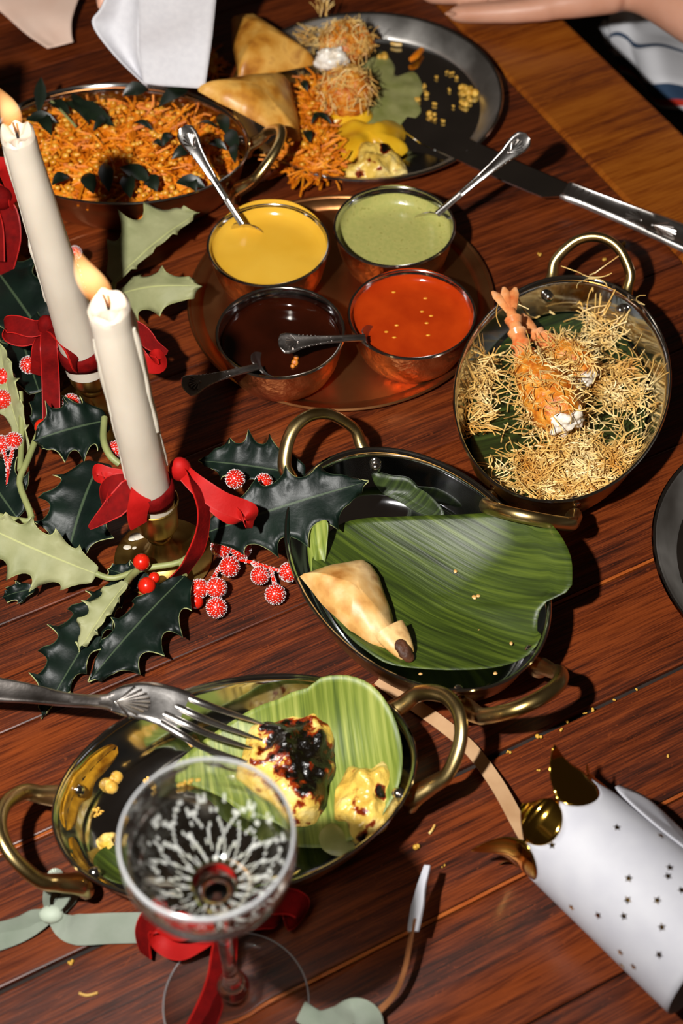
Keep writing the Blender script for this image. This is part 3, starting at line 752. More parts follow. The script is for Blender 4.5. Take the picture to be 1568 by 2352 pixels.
mk('pastry_tip', *tube(spline(op, 12), [.0112, .0105, .0088, .0070, .0050], 18, flat=.55), M_pastry, sm)
fc = at(928, 1490, .0375); fdir = (op[2]-op[1]).normalized(); fsd = fdir.cross(Vector((0, 0, 1)))
fv, ff = ball((0, 0, 0), 1, 18, 12)
mk('filling', noisy([fc+fdir*(p.x*.0085)+fsd*(p.y*.0050)+Vector((0, 0, p.z*.0032-.002)) for p in fv], .0012, 300), ff, M_filling, sm, label='dark filling showing at the open tip')
for i, (x, y, r) in enumerate(((978, 1232, .0022), (1104, 1245, .0028), (1056, 1250, .001), (1045, 1312, .0014), (1090, 1371, .002), (1098, 1368, .0012), (1100, 1448, .0012), (1173, 1478, .0013), (1012, 1480, .001), (965, 1548, .001), (1137, 1547, .001))):
    p = at(x, y, .0225 if x < 1130 else .034); pts = [p+Vector((r*cos(a)*RNG.uniform(.6, 1.5), r*sin(a)*RNG.uniform(.6, 1.5), 0)) for a in (0, 1.2, 2.4, 3.6, 4.9)]
    mk('pastry_flake', *dome(pts, .0008, n=12, rings=3, thick=.0006), M_pastry, label='tiny pale pastry flake on the wide banana leaf', cat='crumb', group='pastry flakes on the banana leaf')

# ------------------------------------------------------------------ front dish: banana leaf, charred fish, smears
L3 = [(603, 1618, .034), (640, 1606, .040), (673, 1588, .046), (710, 1578, .050), (737, 1556, .055), (800, 1552, .057), (856, 1576, .055), (898, 1630, .050), (920, 1696, .044), (922, 1766, .040), (905, 1830, .034), (850, 1905, .026), (760, 1945, .016),
      (660, 1940, .013), (560, 1900, .012), (470, 1840, .011), (400, 1790, .012), (393, 1764, .013), (463, 1703, .018), (547, 1645, .026)]
thin_leaf('banana_leaf', pz(L3), .0145, B3, 'light green torn banana leaf standing up in the fish dish', 'leaf', dish=D3_, q2=2.2, nz=.0016, nscale=26, rings=18)
thin_leaf('banana_leaf', pz([(215, 1975, .022), (245, 1945, .016), (300, 1950, .012), (320, 2000, .014), (285, 2030, .024), (235, 2012, .028)]), .014, B2, 'small banana leaf piece under the coupe glass rim in the fish dish', 'leaf', dish=D3_, n=40, rings=8)
def charred(name, label, outline, z, lift, m, seed, centre_char, rad, parent=None):
    v, f = dome([at(a, b, z) for a, b in outline], lift, n=90, rings=20, q=.42, nz=.0075, nscale=75, seed=seed, thick=.004)
    v = [p+Vector((0, 0, 1))*.0028*noise.noise(p*170+Vector((seed, 0, 0))) for p in v]
    o = mk(name, v, f, m, label=label, cat='fish', group='pieces of grilled fish')
    ca = o.data.color_attributes.new('char', 'FLOAT_COLOR', 'POINT'); L0 = o.location
    cc = [at(*c) for c in centre_char]
    for i, vt in enumerate(o.data.vertices):
        p = vt.co+L0; d = min(((p-c).xy.length/rad) for c in cc) if cc else 9; k = max(0, 1-d*d); ca.data[i].color = (k, k, k, 1)
    return o
charred('grilled_fish', 'large charred piece of grilled fish under the fork tines', [(575, 1690), (600, 1672), (640, 1668), (680, 1645), (735, 1640), (742, 1672), (768, 1690), (770, 1740), (762, 1790), (752, 1830), (735, 1870), (722, 1893), (680, 1900), (640, 1880), (600, 1850), (565, 1810), (548, 1760), (558, 1715)],
        .016, .024, M_char, 1, [(700, 1690, .04), (735, 1720, .04), (690, 1760, .04), (735, 1790, .035), (650, 1690, .04)], .021)
charred('grilled_fish', 'smaller yellow piece of grilled fish at the dish edge', [(775, 1825), (790, 1790), (806, 1768), (850, 1775), (890, 1760), (912, 1790), (918, 1830), (905, 1870), (880, 1905), (845, 1930), (815, 1932), (795, 1900), (765, 1880)], .018, .020, M_char, 4, [(832, 1938, .02), (880, 1820, .034)], .006)
mk('curry_smear', *dome(px([(760, 1890), (790, 1905), (815, 1935), (805, 1960), (770, 1965), (740, 1950), (735, 1915)], .018), .002, n=40, rings=6, nz=.0012), M_gchut, label='grey-green chutney smear below the smaller fish piece', cat='sauce')
def wall_smear(t0, t1, z0, z1, label, seed, m=M_curry):
    """sauce left on the inside wall of the front dish"""
    v = []; f = []; n, k = 34, 7
    for i in range(n+1):
        t = t0+(t1-t0)*i/n; e = sin(pi*i/n)**.4
        for j in range(k):
            s_ = j/(k-1); zm = (z0+z1)/2; z = zm+(s_-.5)*(z1-z0)*e*(1+.5*noise.noise(Vector((t*7, seed, s_))))
            off = .0035+(.045-.006-z)/.024*.003 if z > .03 else .0065+(.03-z)/.014*.0045
            a_, b_ = .1088-off-.0010-.0006*noise.noise(Vector((t*20, s_*4, seed))), .0712-off-.0010
            x, y = a_*cos(t), b_*sin(t); v.append((C3[0]+x*cos(ANG3)-y*sin(ANG3), C3[1]+x*sin(ANG3)+y*cos(ANG3), z))
    for i in range(n):
        for j in range(k-1): f.append((i*k+j, i*k+j+1, (i+1)*k+j+1, (i+1)*k+j))
    o = mk('curry_smear', v, f, m, label=label, cat='sauce'); md = o.modifiers.new('thickness', 'SOLIDIFY'); md.thickness = .0005
wall_smear(radians(128), radians(176), .022, .041, 'ochre curry smear on the upper left wall of the fish dish', 1)
wall_smear(radians(178), radians(212), .016, .034, 'ochre curry smear on the lower left wall of the fish dish', 5)
for i, (x, y, r) in enumerate(((245, 1775, .005), (255, 1800, .0055), (238, 1765, .0035), (258, 1785, .0045), (280, 1778, .002), (215, 1775, .0025), (222, 1862, .0016), (228, 1858, .0013), (218, 1872, .0014), (226, 1872, .001), (232, 1866, .0012), (335, 1795, .0018), (352, 1690, .0022), (442, 1715, .003), (500, 1752, .002), (425, 1805, .003), (448, 1808, .0034))):
    mb = MB()
    for j in range(4): mb.add(ball(at(x, y, .010)+Vector((RNG.gauss(0, r*.5), RNG.gauss(0, r*.5), r*.5)), r*RNG.uniform(.5, .85), 9, 6))
    mk('curry_crumb', mb.v, mb.f, M_crumb, label='small golden curry crumb on the bare steel of the fish dish', cat='crumb', group='crumbs in the fish dish')
charred('grilled_fish', 'small flake of pale fish at the left end of the fish dish', [(232, 1945), (240, 1912), (262, 1900), (272, 1915), (262, 1935), (268, 1955), (245, 1962)], .012, .006, M_fish, 6, [], 1)

# ------------------------------------------------------------------ carrot salad dish
salad = MB()
salad.add(dome(oval_ring(CC, .1094-.008, .078-.008, ANGC, .028, 40), .010, n=60, rings=12, q=.8, nz=.005, nscale=60), 0)
def salad_fill(mb, sampler, n, nl, dish=None):
    for j in range(n):
        p = sampler()
        if p is None: continue
        a = RNG.uniform(0, 2*pi); sv, sf = strand(p, (cos(a), sin(a), RNG.uniform(-.2, .4)), RNG.uniform(.010, .024), RNG.uniform(.0007, .0012), .8, n=4, sides=4)
        if dish and any(in_oval(w_, *dish) > .93 and w_.z < .047 for w_ in sv): continue
        mb.add((sv, sf), 0)
    for j in range(nl):
        p = sampler()
        if p is None: continue
        r = RNG.uniform(.0018, .0028); mb.add(ball(p+Vector((0, 0, .002)), r, 8, 6, (1.15, .95, .8)), 1)
def cs():
    p = Vector((CC[0]+RNG.uniform(-.11, .11), CC[1]+RNG.uniform(-.09, .09), 0)); e = in_oval(p, CC, .099, .068, ANGC)
    if e > 1: return None
    p.z = .030+.010*(1-e)+.004*noise.noise(p*60)+RNG.uniform(0, .004); return p
salad_fill(salad, cs, 2300, 620, DC_)
salad.build('carrot_salad', [M_carrot, M_lentil], label='orange grated carrot and lentil salad filling the oval dish', cat='salad', kind='stuff')

def curry_leaf(p0, p1, hw, label, group, fold=.25, lift=.004):
    p0, p1 = Vector(p0), Vector(p1); P = [p0.lerp(p1, i/8)+Vector((0, 0, lift*sin(pi*i/8))) for i in range(9)]
    o = mk('curry_leaf', *strip(P, [.0005, hw*.45, hw*.72, hw*.55, .0004], Vector((RNG.gauss(0, .25), -.4+RNG.gauss(0, .25), 1)), .0005, cup=fold), M_curryleaf, label=label, cat='leaf', group=group)
    return o
GRP = 'curry leaves in the carrot salad'
for (x0, y0, x1, y1, hw) in ((282, 220, 338, 208, .009), (365, 245, 432, 208, .010), (150, 235, 262, 290, .011), (165, 215, 205, 285, .008), (110, 235, 160, 262, .008), (60, 275, 130, 282, .008), (215, 300, 255, 270, .006),
                             (310, 282, 350, 300, .004), (452, 285, 500, 295, .004), (505, 262, 520, 310, .008), (520, 300, 545, 350, .009), (535, 330, 540, 375, .006), (275, 385, 345, 420, .010), (290, 400, 300, 455, .009), (340, 410, 360, 440, .009),
                             (395, 365, 440, 345, .007), (430, 415, 450, 440, .007), (120, 425, 160, 410, .008), (195, 400, 215, 445, .009), (395, 310, 375, 335, .006), (405, 420, 470, 430, .008), (350, 330, 372, 338, .004), (240, 375, 250, 440, .009), (480, 330, 520, 345, .005), (90, 262, 118, 310, .008)):
    curry_leaf(at(x0, y0, .047), at(x1, y1, .047), hw, 'dark glossy curry leaf lying in the carrot salad', GRP)
curry_leaf(at(88, 260, .046), at(94, 178, .062), .008, 'dark curry leaf standing upright at the back of the salad', GRP, lift=0)
mb = MB(); mb.add(tube([at(118, 232, .05), at(148, 262, .05), at(175, 292, .046)], .0011, 6)); mb.build('leaf_stalk', M_stem, label='thin pale leaf stalk lying across the carrot salad', cat='stalk')

# ------------------------------------------------------------------ steel plate at the top: samosas, fritters, chutneys, salad
ZP = .003
samosa('golden samosa lying furthest back on the steel plate', [(531, 46, .022), (575, 42, .020), (722, 138, .016), (716, 150, .016), (556, 178, .024), (543, 165, .024)], .02, .022, M_pastry2, 'samosas', 8, thick=.012)
samosa('golden samosa bridging the carrot dish and the steel plate', [(456, 210, .058), (470, 198, .058), (655, 176, .030), (668, 200, .028), (690, 325, .020), (668, 318, .024), (560, 265, .046)], .04, .018, M_pastry2, 'samosas', 11, thick=.010)
mk('chutney_smear', *dome(px([(850, 125), (872, 112), (905, 150), (908, 175), (950, 165), (970, 200), (960, 230), (965, 260), (925, 290), (880, 305), (840, 300), (830, 250), (860, 225), (855, 190), (820, 170)], ZP), .0025, n=80, rings=8, nz=.0016, nscale=60, q=.3), M_gchut, label='sage green chutney smeared across the steel plate', cat='sauce')
mk('chutney_smear', *dome(px([(770, 330), (765, 300), (800, 285), (870, 300), (905, 280), (932, 300), (925, 330), (935, 345), (910, 362), (860, 352), (800, 388), (770, 375)], ZP+.002), .013, n=80, rings=12, nz=.005, nscale=60, q=.5), M_ychut, label='thick yellow chutney heap on the steel plate', cat='sauce')
def fritter(label, c, r, seed, bite=None):
    root = thing('fried_fritter', label, 'fritter', (c.x, c.y, ZP), 'fried noodle-coated fritters')
    v, f = ball(c, r, 40, 26, (1, 1, .85))
    v = [p+(p-c).normalized()*(.004*noise.noise(p*70+Vector((seed, 0, 0)))+.0022*noise.noise(p*190)) for p in v]
    mk('crust', v, f, M_crust, root)
    stx = MB()
    for j in range(260):
        d = Vector((RNG.gauss(0, 1), RNG.gauss(0, 1), abs(RNG.gauss(0, 1)))).normalized(); p = c+Vector((d.x, d.y, d.z*.85))*(r+.0012)
        t = d.orthogonal(); t = Matrix.Rotation(RNG.uniform(0, 6.28), 3, d) @ t; stx.add(strand(p, t+d*.1, RNG.uniform(.006, .014), .0004, 1.2))
    stx.build('crisp_strands', M_vermi, root, kind='stuff')
    if bite:
        b = Vector(bite); fv, ff = ball(b, .0115, 36, 24, (1.25, .9, .9))
        v = [p+(p-b).normalized()*(.0036*noise.noise(p*110)+.0022*noise.noise(p*330)+.0012*noise.noise(p*800)) for p in fv]
        mk('flesh', v, ff, M_flesh, root, label='white flesh at the bitten side')
fritter('bitten fried fritter showing white flesh, upper of two', at(795, 102, .030), .0225, 2, at(762, 138, .032))
fritter('whole round orange fritter below the bitten one', at(795, 212, .022), .0235, 6)
mk('chutney_smear', *dome(px([(730, 250), (760, 235), (840, 245), (850, 275), (800, 290), (745, 290), (700, 270)], ZP+.002), .010, n=50, rings=8, nz=.004, nscale=70), M_ychut, label='yellow sauce pooled under the whole fritter', cat='sauce')
charred('grilled_fish', 'flaky piece of white fish at the near edge of the steel plate', [(800, 385), (815, 355), (850, 345), (900, 360), (928, 372), (932, 398), (890, 412), (830, 415), (795, 408)], ZP+.002, .015, M_char, 9, [(805, 370, .01), (885, 350, .015)], .008)
ps = MB()
ps.add(dome(px([(645, 372), (690, 330), (700, 250), (690, 190), (735, 170), (760, 230), (745, 300), (765, 350), (770, 405), (715, 408), (668, 396)], ZP), .008, n=60, rings=8, nz=.004, nscale=70), 0)
regs = [((720, 375), (55, 32), 1), ((720, 300), (35, 55), .8), ((720, 215), (30, 40), .5), ((660, 370), (30, 20), .2)]
def psamp():
    q = RNG.random()*2.5
    for c, rr, w_ in regs:
        if q < w_: break
        q -= w_
    x, y = rand_in_px(*c, *rr); return at(x, y, ZP+.006+RNG.uniform(0, .008))
salad_fill(ps, psamp, 620, 90)
ps.build('carrot_salad', [M_carrot, M_lentil], label='helping of grated carrot salad on the steel plate', cat='salad', kind='stuff')
for (x0, y0, x1, y1, hw) in ((745, 240, 770, 225, .005), (720, 262, 760, 285, .004), (700, 300, 712, 328, .006), (715, 285, 738, 262, .004), (690, 190, 705, 210, .005)):
    curry_leaf(at(x0, y0, .020), at(x1, y1, .020), hw, 'dark curry leaf in the helping of carrot salad on the steel plate', 'curry leaves on the steel plate')
sp_ = MB()
for j in range(40):
    x, y = rand_in_px(490, 150, 12, 35); p = at(x, y, .003); a = RNG.uniform(0, 6.28); sp_.add(strand(p, (cos(a), sin(a), .1), .012, .0009, .8, 4, 4), 0)
for j in range(12): sp_.add(ball(at(*rand_in_px(487, 145, 10, 30), .004), .0026, 8, 6), 1)
sp_.build('carrot_salad', [M_carrot, M_lentil], label='spilled carrot shreds on the table behind the napkin', cat='salad', kind='stuff')
for i, (x, y, r) in enumerate(((1070, 205, .004), (1082, 212, .0045), (1065, 218, .003), (1062, 240, .0035), (1078, 230, .003), (985, 268, .0036), (883, 132, .0042), (1000, 240, .0018), (1016, 278, .0018), (980, 217, .0022), (975, 200, .0016), (1030, 207, .0014), (1042, 245, .0014), (1000, 275, .0015), (960, 230, .002), (1035, 170, .0016), (1025, 165, .0012), (1048, 178, .0014), (1003, 180, .0014))):
    mb = MB()
    for j in range(4): mb.add(ball(at(x, y, ZP)+Vector((RNG.gauss(0, r*.5), RNG.gauss(0, r*.5), r*.5)), r*RNG.uniform(.5, .85), 9, 6))
    mk('plate_crumb', mb.v, mb.f, M_crumb, label='small yellow crumb scattered on the bare part of the steel plate', cat='crumb', group='crumbs on the steel plate')
mk('carrot_piece', *tube(spline([at(942, 138, .006), at(955, 128, .007), at(968, 114, .006)], 8), [.0022, .0032, .0026], 8), M_carrot, label='orange carrot stick lying on the bare steel plate', cat='carrot')
mk('noodle_piece', *tube(spline([at(898, 99, .005), at(910, 102, .005), at(922, 102, .005)], 8), .0016, 6), M_vermi, label='pale noodle piece at the back of the steel plate', cat='noodle')
back = MB()
for j in range(40):
    x, y = rand_in_px(712, 88, 22, 26); a = RNG.uniform(0, 6.28); back.add(strand(at(x, y, .012+RNG.uniform(0, .012)), (cos(a), sin(a), .3), .016, .0005, 1.4))
for j in range(14):
    x, y = rand_in_px(740, 30, 18, 10); back.add(strand(at(x, y, .03), (RNG.gauss(0, .3), .3, 1), .014, .0005, 1))
back.build('crisp_noodle_strands', M_vermi, label='crisp noodle strands beside the bitten fritter', cat='noodles', kind='stuff')

# ------------------------------------------------------------------ candles in brass holders with velvet ribbons
def zat(px_, py_, Y):
    lo, hi = 0.0, .6
    for _ in range(50):
        m_ = (lo+hi)/2
        if at(px_, py_, m_).y > Y: lo = m_
        else: hi = m_
    return lo

def candlestick(label, foot, cup_top, axis):
    """turned brass holder: wide drip foot, stem with knop, socket cup"""
    root = thing('candle_holder', label, 'candle holder', tuple(foot))
    Hh = cup_top; c = Vector(foot)
    base = [(0, 0), (.030, 0), (.0335, .001), (.034, .0026), (.0325, .0034), (.024, .0040), (.015, .0062), (.0105, .011), (.008, .018), (.0066, Hh*.38)]
    mk('foot', *lathe(base+[(0, Hh*.38)], c, 48), M_candle_brass, root)
    stem = [(0, Hh*.37), (.0066, Hh*.37), (.0068, Hh*.40), (.0092, Hh*.43), (.0092, Hh*.47), (.0068, Hh*.50), (.0072, Hh*.54), (0, Hh*.54)]
    mk('stem_knop', *lathe(stem, c, 36), M_candle_brass, root)
    cup = [(0, Hh*.53), (.0072, Hh*.53), (.0125, Hh*.57), (.0140, Hh*.62), (.0144, Hh*.80), (.0152, Hh*.97), (.0165, Hh), (.0158, Hh*1.01), (.0145, Hh*.98), (.0138, Hh*.8), (0, Hh*.78)]
    mk('socket_cup', *lathe(cup, c, 40), M_candle_brass, root)
    return root

def candle(label, bot, top, r0, r1, seed, drips, flame_h, flame_tip_px=None):
    bot, top = Vector(bot), Vector(top); root = thing('candle', label, 'candle', tuple(bot), 'tapered cream candles')
    d = (top-bot).normalized(); L_ = (top-bot).length; n = 40
    P = [bot.lerp(top, i/n) for i in range(n+1)]
    T, N = frames(P, (0, -1, 0)); v = []; f = []; K = 36
    for i, p in enumerate(P):
        t = i/n; r = r0+(r1-r0)*t; b = T[i].cross(N[i])
        if t > .955: r *= 1.03
        for k in range(K):
            a = 2*pi*k/K; q = r*(1+.018*noise.noise(Vector((cos(a)*2, sin(a)*2, t*9+seed)))+.02*max(0, noise.noise(Vector((cos(a)*4, sin(a)*4, t*2+seed)))))
            v.append(p+b*(q*cos(a))+N[i]*(q*sin(a)))
    # melted crown and hollow
    crown = [(1.02, .0035), (.86, .0058), (.66, .0042), (.4, .0012), (.14, .0005)]
    b = T[-1].cross(N[-1])
    for (s_, h_) in crown:
        for k in range(K):
            a = 2*pi*k/K; hh = h_+(.0055 if s_ > .6 else .001)*noise.noise(Vector((cos(a)*1.6, sin(a)*1.6, seed*3+2)))
            if s_ > .6: hh -= .0045*max(0, sin(a-radians(20)))       # lip worn low towards the front
            v.append(top+b*(r1*s_*cos(a))+N[-1]*(r1*s_*sin(a))+d*hh)
    rows = n+1+len(crown)
    for i in range(rows-1):
        for k in range(K): f.append((i*K+k, i*K+(k+1) % K, (i+1)*K+(k+1) % K, (i+1)*K+k))
    f.append(tuple(reversed(range(K)))); f.append(tuple(range((rows-1)*K, rows*K)))
    body = mk('wax_body', v, f, M_wax, root)
    for (a, t0, t1, w_) in drips:
        P2 = []; a = radians(a)
        for i in range(13):
            t = t0+(t1-t0)*i/12; r = r0+(r1-r0)*t; p = bot.lerp(top, t); aa = a+.12*noise.noise(Vector((t*9, a, seed)))
            P2.append(p+b*(r*1.0*cos(aa))+N[0]*(r*1.0*sin(aa)))
        mk('wax_drip', *tube(P2, [w_*.9, w_*1.15, w_*.7, w_*.75, w_*1.1, w_*.8, w_*.9, w_*1.3, w_*1.5, w_*.7], 8), M_wax, root)
    lean = Vector(flame_tip_px) if flame_tip_px else Vector((0, 0, 1))
    wk = [top+d*.0005, top+d*.005+lean*.001, top+d*.009+lean*.003]
    mk('wick', *tube(wk, [.0009, .0008, .0006], 6), M_wick, root)
    f0 = top+d*.004; dirv = (d*.6+lean).normalized(); n2 = 22
    FP = [f0+dirv*(flame_h*i/n2)+Vector((.0015*sin(i*.25+seed), 0, 0)) for i in range(n2+1)]
    prof = [.0026, .0058, .0080, .0088, .0086, .0078, .0066, .0050, .0034, .0018, .0002]
    mk('flame', *tube(FP, [q*flame_h/.047 for q in prof], 20), M_flame, root, label='orange-white candle flame')
    return root, P

# front candle
h2 = at(376, 1284, 0); cup2 = zat(378, 1150, h2.y)
candlestick('brass candle holder under the front candle, wax spots on its foot', h2, cup2, None)
b2 = at(352, 1112, zat(352, 1112, h2.y)); t2 = at(250, 712, zat(250, 712, h2.y))
bb2 = Vector((h2.x, h2.y, cup2*.8)); 
c2obj, cp2 = candle('cream lit candle standing in front, nearest the camera', bb2, t2, .0140, .0122, 2.0, [(-8, .25, .86, .0016), (8, .45, .93, .0018), (176, .2, .8, .0013), (160, .55, .9, .001), (-30, .6, .97, .002)], .043, (-.55, .2, .9))
for (x, y, r) in ((312, 1232, .0035), (325, 1230, .003), (303, 1238, .002), (338, 1228, .002), (292, 1257, .0022), (310, 1259, .0016)):
    mk('wax_spot', *dome([at(x, y, .0044)+Vector((r*1.3*cos(a), r*sin(a), 0)) for a in (0, 1, 2, 3, 4, 5.2)], .0007, n=14, rings=4), M_wax, label='spot of spilled wax on the front brass holder foot', cat='wax', group='wax spots on the brass foot')
# rear candle
h1 = at(222, 948, 0); cup1 = zat(205, 815, h1.y)
candlestick('brass candle holder under the rear candle', h1, cup1, None)
t1 = at(42, 318, zat(42, 318, h1.y)); b1 = at(197, 800, zat(197, 800, h1.y))
c1obj, cp1 = candle('cream lit candle standing behind, its flame over the carrot dish', Vector((h1.x, h1.y, cup1*.8)), t1, .0158, .0105, 5.0, [(184, .38, .97, .0015), (178, .33, .6, .0016), (190, .7, .95, .0011)], .036, (-.25, .1, 1))
# third candle at the left border
h3 = at(-22, 640, 0); t3 = at(-165, 120, zat(-165, 120, h3.y)); cup3 = zat(-30, 510, h3.y)
candlestick('brass candle holder cut off by the left edge of the photo', h3, cup3, None)
candle('cream candle cut off by the left edge of the photo', Vector((h3.x, h3.y, cup3*.8)), t3, .0145, .0110, 9.0, [(180, .3, .8, .0012)], .036)

def band(c, axis, r, hw, n=40, ph=0):
    c = Vector(c); axis = Vector(axis).normalized(); x = axis.cross(Vector((0, 1, 0))).normalized(); y = axis.cross(x); v = []; f = []
    for k in range(n):
        a = 2*pi*k/n+ph
        for u, dr in ((-1, .0004), (-.33, .0012), (.33, .0012), (1, .0004)):
            rr = r+dr+.0008*noise.noise(Vector((cos(a)*3, sin(a)*3, u*2)))
            v.append(c+x*(rr*cos(a))+y*(rr*sin(a))+axis*(hw*u*(1+.15*sin(3*a))))
    for k in range(n):
        for j in range(3): f.append((k*4+j, k*4+j+1, ((k+1) % n)*4+j+1, ((k+1) % n)*4+j))
    return v, f
def rib(name, pts, w_, nrm, root, m=None, n=40, label=None, cup=.0):
    """a ribbon length through (px, py, z) points"""
    P = spline(pz(pts), n); k_ = 20; v, f = strip(P, w_, nrm, .0009, cup, k_); fm = []
    for i in range(len(P)-1):
        for k in range(k_): fm += [1, 1] if k in (0, k_-1) else [0, 0]      # woven bright selvage along both edges
        fm += [1, 1]
    fm += [1, 1]
    return mk(name, v, f, [m or M_velvet, M_selvage], root, fm=fm, label=label)

ax2 = (t2-bb2).normalized(); q2 = bb2.lerp(t2, (b2.z-bb2.z)/(t2.z-bb2.z))
zr = q2.z; r2 = thing('velvet_ribbon', 'red velvet ribbon tied round the front candle', 'ribbon', (h2.x, h2.y, 0), 'red velvet bows')
o = mk('wrap', *band(q2-ax2*.006, ax2, .0148, .0075), M_velvet, r2); md = o.modifiers.new('t', 'SOLIDIFY'); md.thickness = .0008
F_ = Vector((0, -.62, .78))
rib('tail', [(418, 1078, zr), (448, 1110, zr+.004), (468, 1165, zr-.006), (462, 1230, zr-.022), (440, 1285, zr-.036), (402, 1332, .012)], [.0058, .0066, .0066, .0066], [(.9, -.4, .4), (.9, -.5, .3), (.4, -.8, .4)], r2)
rib('loop', [(418, 1078, zr+.002), (450, 1110, zr+.003), (505, 1150, zr-.004), (560, 1172, zr-.012), (576, 1182, zr-.014), (566, 1198, zr-.018), (530, 1182, zr-.014), (478, 1142, zr-.006), (425, 1092, zr)], [.0045, .0068, .0068, .0068, .0068, .0045], [(-.1, -.7, .7), (-.2, -.6, .75), (.4, -.6, .6), (.9, 0, .4), (.2, .5, -.8), (.1, .5, -.8)], r2, M_satin, 60)
mk('knot', *ball(at(414, 1078, zr+.002), .0075, 14, 10, (1, .9, 1.3)), M_satin, r2)
rib('tail', [(322, 1112, zr), (300, 1128, zr+.004), (262, 1165, zr-.002), (205, 1213, zr-.014)], [.0055, .0085, .0078, .0012], [(.2, -.7, .7), (-.3, -.6, .75), (-.1, -.5, .85)], r2)
rib('tail', [(318, 1115, zr+.002), (322, 1140, zr+.005), (316, 1178, zr-.004), (318, 1208, zr-.014)], [.0055, .0075, .0078, .0065], [(.4, -.7, .6), (.7, -.6, .4)], r2, M_satin)
rib('loop', [(312, 1112, zr+.002), (280, 1108, zr+.006), (248, 1120, zr+.003), (238, 1145, zr-.003), (258, 1150, zr-.004), (292, 1128, zr)], [.005, .0065, .007, .007, .005], [(.0, -.3, .9), (-.6, -.5, .6), (-.9, -.1, .3), (.2, .7, -.6)], r2)
rib('loop', [(285, 1090, zr+.004), (250, 1085, zr+.004), (225, 1078, zr+.004), (218, 1088, zr), (228, 1096, zr), (250, 1098, zr+.002), (285, 1102, zr)], [.003, .0036, .004, .004, .003], [(0, -.5, .9), (-.9, -.3, .4), (.1, .6, -.7)], r2, M_satin)

ax1 = (t1-Vector((h1.x, h1.y, cup1*.8))).normalized(); q1 = Vector((h1.x, h1.y, cup1*.8)).lerp(t1, (b1.z-cup1*.8)/(t1.z-cup1*.8)); zr = q1.z
r1 = thing('velvet_ribbon', 'red velvet ribbon bow round the rear candle', 'ribbon', (h1.x, h1.y, 0), 'red velvet bows')
o = mk('wrap', *band(q1-ax1*.003, ax1, .0162, .0075), M_velvet, r1); md = o.modifiers.new('t', 'SOLIDIFY'); md.thickness = .0008
rib('loop', [(108, 748, zr+.006), (75, 755, zr+.008), (35, 745, zr+.008), (12, 748, zr+.005), (22, 768, zr), (60, 775, zr), (105, 760, zr+.004)], [.005, .0068, .0066, .006, .0068, .005], [(0, -.6, .8), (-.3, -.4, .9), (-.9, -.2, .3), (0, .5, -.8), (0, .5, -.8)], r1)
rib('loop', [(112, 742, zr+.006), (140, 760, zr+.012), (172, 800, zr+.010), (180, 825, zr+.004), (160, 815, zr), (125, 775, zr+.002)], [.006, .009, .010, .009, .006], [(.4, -.7, .6), (.7, -.6, .4), (.9, -.3, .2), (-.3, .8, -.4)], r1)
rib('tail', [(112, 748, zr+.006), (112, 800, zr+.004), (116, 870, zr-.018), (118, 968, .028)], [.0055, .0062, .0064, .0064], [(.1, -.8, .5), (.05, -.9, .3)], r1)
rib('tail', [(100, 752, zr+.004), (88, 800, zr), (84, 860, zr-.02)], [.0045, .005, .005], [(-.4, -.8, .4), (-.3, -.9, .3)], r1)
mk('knot', *ball(at(108, 750, zr+.007), .0075, 14, 10, (.9, .9, 1.3)), M_velvet, r1)
rib('tail', [(222, 782, zr), (262, 752, zr+.002), (315, 760, zr), (350, 792, zr-.008), (384, 810, zr-.014)], [.006, .0072, .006, .0015], [(.2, -.5, .8), (.1, -.6, .8)], r1)
rib('loop', [(222, 795, zr-.002), (275, 800, zr-.002), (325, 830, zr-.008), (362, 838, zr-.014), (370, 822, zr-.012), (340, 815, zr-.008), (280, 790, zr-.002), (222, 790, zr)], [.006, .0068, .006, .0068, .006], [(.1, -.6, .8), (.5, -.6, .6), (.9, .1, .2), (.1, .6, -.8)], r1, M_satin)
r3 = thing('velvet_ribbon', 'red velvet ribbon at the left edge above the rear bow', 'ribbon', at(-10, 520, 0), 'red velvet bows')
rib('loop', [(-30, 380, .10), (10, 385, .102), (30, 420, .098), (36, 462, .090), (15, 455, .088), (-20, 430, .09)], [.006, .008, .009, .009, .006], [(.3, -.6, .7), (.6, -.6, .5), (.9, -.2, .2), (-.2, .8, -.4)], r3, M_satin)
rib('tail', [(-10, 455, .09), (15, 490, .085), (22, 550, .07), (5, 632, .045)], [.007, .0085, .0085, .007], [(.2, -.8, .5), (.1, -.9, .4)], r3)
rib('tail', [(-30, 455, .088), (-15, 520, .08), (-12, 600, .06)], [.007, .008, .008], [(-.2, -.8, .5), (-.1, -.9, .4)], r3)
mk('knot', *ball(at(2, 455, .094), .009, 14, 10, (1, .9, 1.1)), M_velvet, r3)

